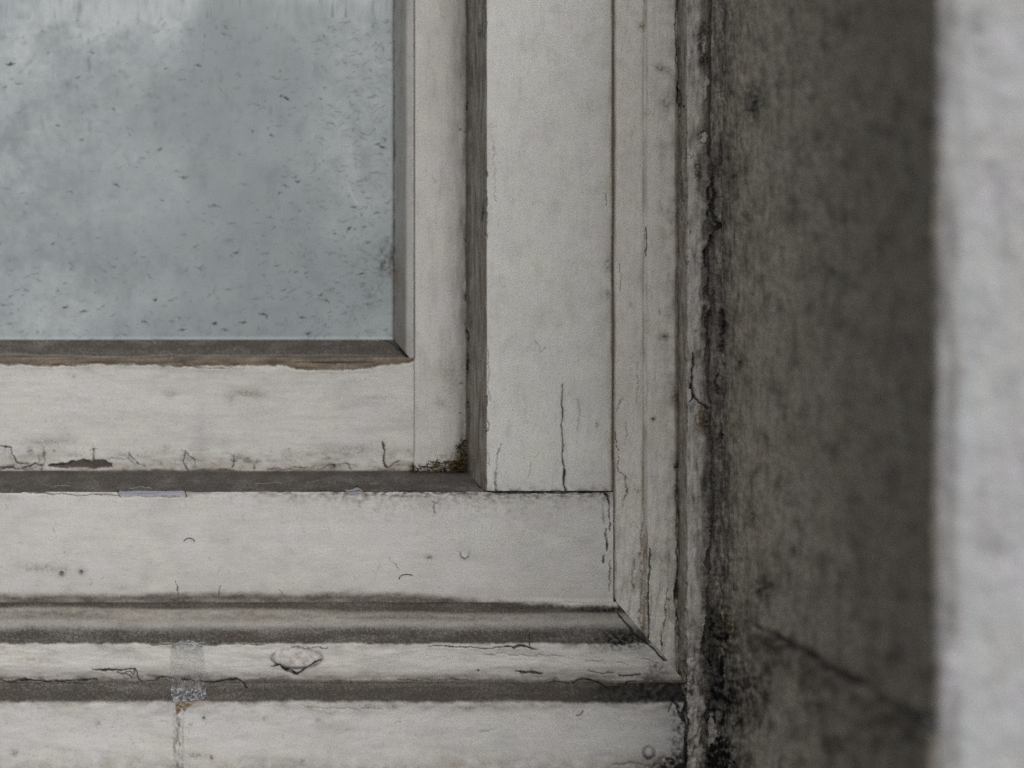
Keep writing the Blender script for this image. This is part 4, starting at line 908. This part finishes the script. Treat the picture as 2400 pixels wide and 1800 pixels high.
# ---- the pane
def pane_feat(F):
    px, py = F.px, F.py
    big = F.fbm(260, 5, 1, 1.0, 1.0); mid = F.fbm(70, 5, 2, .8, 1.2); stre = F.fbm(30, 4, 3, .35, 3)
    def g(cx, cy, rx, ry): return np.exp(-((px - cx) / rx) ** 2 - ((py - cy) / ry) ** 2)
    film_sheen = .85 * g(230, -30, 280, 150) + .68 * g(780, -40, 200, 110) + .40 * g(880, 200, 110, 260) + .42 * g(0, 330, 330, 330) + .30 * g(800, 380, 130, 150) + .5 * g(420, 50, 45, 110) + .25 * g(100, 760, 260, 130) + .2 * g(420, 440, 60, 90)  # bright sky and clouds reflected in the pane, put into its colour
    film_sheen = film_sheen * np.clip(.85 + .75 * F.fbm(90, 5, 8) + .45 * F.fbm(24, 4, 9), 0.05, 1.8) + np.clip(big * .35 + .05, 0, .4)
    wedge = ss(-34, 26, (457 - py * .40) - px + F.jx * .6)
    film_sheen += .26 * wedge * np.exp(-(py / 150) ** 2) * np.exp(-((px - 430) / 90) ** 2)
    film_sheen *= 1 - .4 * (1 - wedge) * g(510, 90, 90, 130)
    film_sheen *= 1 - .75 * g(560, 110, 130, 150); film_sheen *= 1 - .45 * g(600, 420, 220, 240)  # dark middle of the painted reflection
    F.add('film_sheen', np.clip(film_sheen, 0, .95))
    F.add('film_sheen', np.exp(-((py - 792) / 2.6) ** 2) * .55)
    F.add('film_sheen', np.exp(-((px - 914) / 4) ** 2) * .3)
    F.add('dirt_shade', np.clip(mid - .18, 0, 1) * .25)
    F.add('dirt_shade', np.clip(F.fbm(22, 5, 5, 1, 1.2) - .28, 0, 1) * .5 * (.4 + g(300, 120, 350, 260)))
    F.add('dark', np.exp(-np.clip(922 - px, 0, None) / 2.5) * .5)
    F.blob(905, 610, 26, 44, 'dirt_shade', .5, noise=1.3, size=12); F.blob(917, 625, 8, 22, 'brown', .8, noise=1.2, size=6); F.blob(868, 700, 14, 26, 'dirt_shade', .25, noise=1.3)
    rng = random.Random(77)
    def moustache(x, y, l, a, w, k):
        a2 = a + rng.uniform(.1, .8) * rng.choice((-1, 1)); l2 = l * rng.uniform(.3, 1.1)
        p0 = (x - l * math.cos(a), y - l * .55 * math.sin(a)); p2 = (x + l2 * math.cos(a2), y + l2 * .7 * math.sin(a2))
        idx, d, sd, t = F.dist([p0, (x, y), p2], w * 3 + 2, .9)
        if d is None: return
        ww = w * 1.0 * (0.25 + .95 * np.exp(-((t - .5) / .17) ** 2))
        m = (1 - ss(ww * .4, ww * 1.3 + .9, d)) * k
        F.w[0][idx] = np.maximum(F.w[0][idx], m); F.w[2][idx] = np.maximum(F.w[2][idx], (m - .55).clip(0) * .8)
    known = [(29, 149, 14, 3.6, .8), (220, 120, 8, 2.2, .6), (140, 294, 7, 2.6, .75), (193, 326, 10, 2.6, .6), (270, 260, 10, 2, .6), (468, 151, 8, 2.2, .8), (392, 161, 5, 2.4, .6), (531, 82, 12, 1.8, .6),
             (660, 228, 4, 2.6, .9), (673, 234, 8, 2.2, 1), (638, 320, 10, 1.6, .8), (432, 414, 12, 2.8, .6), (274, 432, 9, 2.6, .75), (375, 350, 5, 2.4, .6), (890, 337, 12, 2.2, .95), (899, 345, 7, 2.6, .95), (775, 288, 12, 1.6, .6),
             (700, 423, 6, 2, .8), (672, 438, 14, 1.8, .7), (505, 482, 14, 2, .65), (383, 470, 5, 2, .6), (830, 487, 8, 2.6, 1), (884, 496, 12, 1.8, .8), (786, 548, 6, 1.8, .8), (822, 537, 9, 2, .8), (556, 590, 5, 2.4, .7), (545, 600, 5, 1.8, .7),
             (367, 704, 9, 2.6, 1), (198, 727, 9, 2.2, .9), (158, 719, 9, 2, .75), (152, 663, 5, 2.2, .6), (270, 628, 10, 1.8, .6), (847, 640, 12, 2, .75), (765, 705, 5, 2.4, .95), (752, 690, 7, 1.8, .75), (710, 741, 5, 3, 1),
             (620, 740, 11, 2.2, .9), (572, 757, 9, 3, 1), (340, 754, 7, 2.6, 1), (505, 757, 7, 2.4, .9), (430, 772, 9, 2.4, .9), (530, 772, 12, 1.8, .7), (722, 782, 9, 1.8, .75), (420, 742, 5, 2, .7), (600, 700, 9, 2, .6), (466, 629, 12, 1.6, .55), (536, 676, 9, 2, .6), (670, 677, 9, 1.8, .65),
             (695, 635, 9, 1.8, .65), (300, 765, 6, 1.8, .5), (90, 780, 6, 1.6, .5), (44, 198, 8, 2, .5), (185, 184, 9, 1.8, .6), (20, 442, 12, 2, .55), (100, 75, 5, 2, .5), (870, 165, 4, 2.2, .7), (745, 95, 12, 1.4, .5), (880, 225, 16, 2.4, .45), (575, 430, 14, 1.6, .5)]
    for x, y, l, w, k in known: moustache(x, y, l * 1.15, rng.uniform(-.5, .5), w * 1.1, min(1, k * 1.1))
    for _ in range(1900):
        x, y = rng.uniform(-60, 918), rng.uniform(-60, 794)
        if rng.random() < .45: x = 918 - abs(rng.gauss(0, 130))
        elif rng.random() < .35: y = 794 - abs(rng.gauss(0, 120))
        moustache(x, y, rng.uniform(2, 13), rng.uniform(-1.4, 1.4), rng.choice((.5, .7, .9, 1.2, 1.7)), rng.choice((.15, .24, .33, .45, .62)))
    # fine pale scratches
    for P, k in (([(812, 420), (825, 455), (836, 480)], .8), ([(838, 10), (834, 50)], .6), ([(365, 370), (395, 395), (412, 430), (440, 470)], .35), ([(848, 480), (855, 505)], .4)):
        idx, d, _, _ = F.dist(P, 8, .5)
        if d is not None: F.w[6][idx] = np.maximum(F.w[6][idx], k * np.exp(-(d / 3) ** 2))
zg = Z(800, YG)
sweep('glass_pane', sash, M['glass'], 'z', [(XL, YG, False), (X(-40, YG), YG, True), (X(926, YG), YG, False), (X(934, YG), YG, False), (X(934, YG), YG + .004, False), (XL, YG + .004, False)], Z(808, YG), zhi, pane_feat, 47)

# ================================================================== SMALL THINGS
# clump of moss and cobweb in the corner of the sash
rng = random.Random(3)
paths = []
cx, cz = X(1086, .04), Z(1112, .042)
for k in range(230):
    t = rng.random() ** 1.5
    along = rng.random()
    if along < .62:      # along the ledge to the left
        x = cx - t * 0.033; z = cz + 0.001 + rng.random() * (0.009 * (1 - t) + .0016); y = 0.0455 - rng.random() * .005 * (1 - t * .6)
    else:                # up the corner against the stile
        x = cx - rng.random() * .004 * (1 - t); z = cz + 0.001 + t * .020; y = 0.0475 - rng.random() * .004 * (1 - t * .6)
    p = Vector((x, y, z)); d = Vector((rng.uniform(-1, 1), rng.uniform(-.6, .2), rng.uniform(-.5, .7))).normalized()
    L = rng.uniform(.0018, .0065); pts = [p]
    for j in range(4):
        d = (d + Vector((rng.uniform(-.6, .6), rng.uniform(-.4, .3), rng.uniform(-.6, .6)))).normalized()
        q = pts[-1] + d * L / 4; q.y = min(q.y, .0488); pts.append(q)
    paths.append((pts, rng.uniform(.00014, .00042)))
V, Fq = tube_mesh(paths)
def moss_mat():
    m = bpy.data.materials.new('brown_moss'); m.use_nodes = True; nt = m.node_tree; bs = nt.nodes['Principled BSDF']
    tc = N(nt, 'ShaderNodeTexCoord').outputs['Object']
    n = noise(nt, tc, 420, 2, off=2); n2 = noise(nt, tc, 900, 2, off=9)
    c = mix(nt, ramp(nt, n, .40, .58), (.012, .008, .005), (.085, .055, .020))
    c = mix(nt, ramp(nt, n2, .58, .68), c, (.16, .12, .06))
    nt.links.new(c, bs.inputs['Base Color']); bs.inputs['Roughness'].default_value = .9; bs.inputs['Specular IOR Level'].default_value = .1
    return m
mo = mesh_from('moss_clump', V, Fq, moss_mat())
tag(mo, 'small brown clump of moss and fibres in the lower right corner of the sash', 'moss')

# strip of old clear tape across the bottom moulding
tape_m = bpy.data.materials.new('old_clear_tape'); tape_m.use_nodes = True
nt = tape_m.node_tree; bs = nt.nodes['Principled BSDF']; tc = N(nt, 'ShaderNodeTexCoord').outputs['Object']
n1 = noise(nt, tc, 380, 5, .7); n2 = noise(nt, tc, 120, 4, .6, off=4)
nt.links.new(mix(nt, ramp(nt, n1, .42, .62), (.17, .17, .18), (.47, .48, .50)), bs.inputs['Base Color'])
zsep = N(nt, 'ShaderNodeSeparateXYZ'); nt.links.new(tc, zsep.inputs[0])
att = N(nt, 'ShaderNodeAttribute', attribute_name='wear_shade'); sp = N(nt, 'ShaderNodeSeparateColor'); nt.links.new(att.outputs['Color'], sp.inputs[0])
a = math_(nt, 'MULTIPLY', sp.outputs[0], ramp(nt, n1, .3, .65, .35, 1.15))
nt.links.new(a, bs.inputs['Alpha']); bs.inputs['Roughness'].default_value = .38
prof = [(1499, -0.0095), (1507, -.0106), (1512, -.0113), (1550, -.0119), (1590, -.0118), (1602, -.0124), (1622, -.0152), (1646, -.0208)]
pp = np.array([p[0] for p in prof]); yy = np.array([p[1] for p in prof])
vv = np.linspace(1500, 1643, 150); uu = np.linspace(-1, 1, 90)
VV, UU = np.meshgrid(vv, uu, indexing='ij')
half = np.interp(VV, [1500, 1506, 1512, 1550, 1590, 1630, 1643], [22, 33, 36, 40, 42, 41, 34])
cxp = np.interp(VV, [1500, 1560, 1643], [438, 440, 443])
pxx = cxp + UU * half + fbm(VV / 9, UU * 3, 3, 4) * 1.2
pyy = VV + (np.abs(UU) ** 3) * np.where(VV < 1512, 6, 0) + np.where(VV > 1636, -4 * UU + 2 * fbm(UU * 5, VV * 0, 3, 8), 0)
ydep = np.interp(pyy, pp, yy) - .0007 - np.clip(fbm(pxx / 9, pyy / 9, 3, 12), 0, 1) * .0007 * ss(1590, 1625, pyy)
Vt = np.stack([(pxx - VX) * PX * (D + ydep) / D, ydep, -(pyy - VY) * PX * (D + ydep) / D], 2)
edge = np.clip((1 - np.abs(UU)) * half / 2.2, 0, 1)
mask = .22 + .55 * (1 - ss(0, 1, edge)) * np.clip(.4 + fbm(pxx / 8, pyy / 8, 3, 15), 0, 1) + .5 * ss(1602, 1620, pyy) * np.clip(.5 + fbm(pxx / 7, pyy / 7, 4, 16), 0, 1.2) + .2 * (1 - ss(1515, 1545, pyy))
nvt = Vt.shape[0] * Vt.shape[1]
back = Vt.copy(); back[..., 1] += .00012
Vall = np.concatenate([Vt.reshape(-1, 3), back.reshape(-1, 3)])
I = np.arange(nvt).reshape(VV.shape)
qf = np.stack([I[:-1, :-1], I[1:, :-1], I[1:, 1:], I[:-1, 1:]], 2).reshape(-1, 4); qb = qf[:, ::-1] + nvt
loop = np.concatenate([I[0, :-1], I[:-1, -1], I[-1, :0:-1], I[:0:-1, 0]]); nx = np.roll(loop, -1)
qs = np.stack([loop, nx, nx + nvt, loop + nvt], 1)
wr = np.zeros((2 * nvt, 4), np.float32); wr[:nvt, 0] = np.clip(mask, 0, 1).ravel(); wr[nvt:, 0] = 0.02
tp = mesh_from('sticky_tape', Vall, np.concatenate([qf, qb, qs]), tape_m, wear_shade=wr)
tag(tp, 'short strip of old clear sticky tape with rounded sides stuck across the bottom moulding', 'tape')

# stray hairs caught in the paint
hair_m = plain('dark_hair', (.035, .032, .03), .5)
def hair(pts, y, label):
    q = []
    P = np.array(pts, float)
    for k in range(len(P) - 1):
        p0 = P[max(k - 1, 0)]; p1 = P[k]; p2 = P[k + 1]; p3 = P[min(k + 2, len(P) - 1)]
        for t in np.linspace(0, 1, 7)[:-1]:
            q.append(.5 * ((2 * p1) + (-p0 + p2) * t + (2 * p0 - 5 * p1 + 4 * p2 - p3) * t * t + (-p0 + 3 * p1 - 3 * p2 + p3) * t ** 3))
    q.append(P[-1])
    V, Fq = tube_mesh([([(X(a, y), y, Z(b, y)) for a, b in q], .00022)], 6)
    o = mesh_from('stray_hair', V, Fq, hair_m)
    tag(o, label, 'hair', 'stray hairs stuck to the paint')
hair([(430, 1268), (438, 1262), (446, 1261), (453, 1264), (457, 1269)], -.0006, 'short arched dark hair on the wide lower rail, above the clear tape')
hair([(935, 1358), (938, 1351), (945, 1347), (956, 1346), (968, 1348)], -.0006, 'curved dark hair on the wide lower rail, just above the dark moulding near its middle')
hair([(1350, 1675), (1357, 1676), (1364, 1670), (1367, 1664)], -.0219, 'hooked dark hair on the lowest board, under the right end of the moulding')
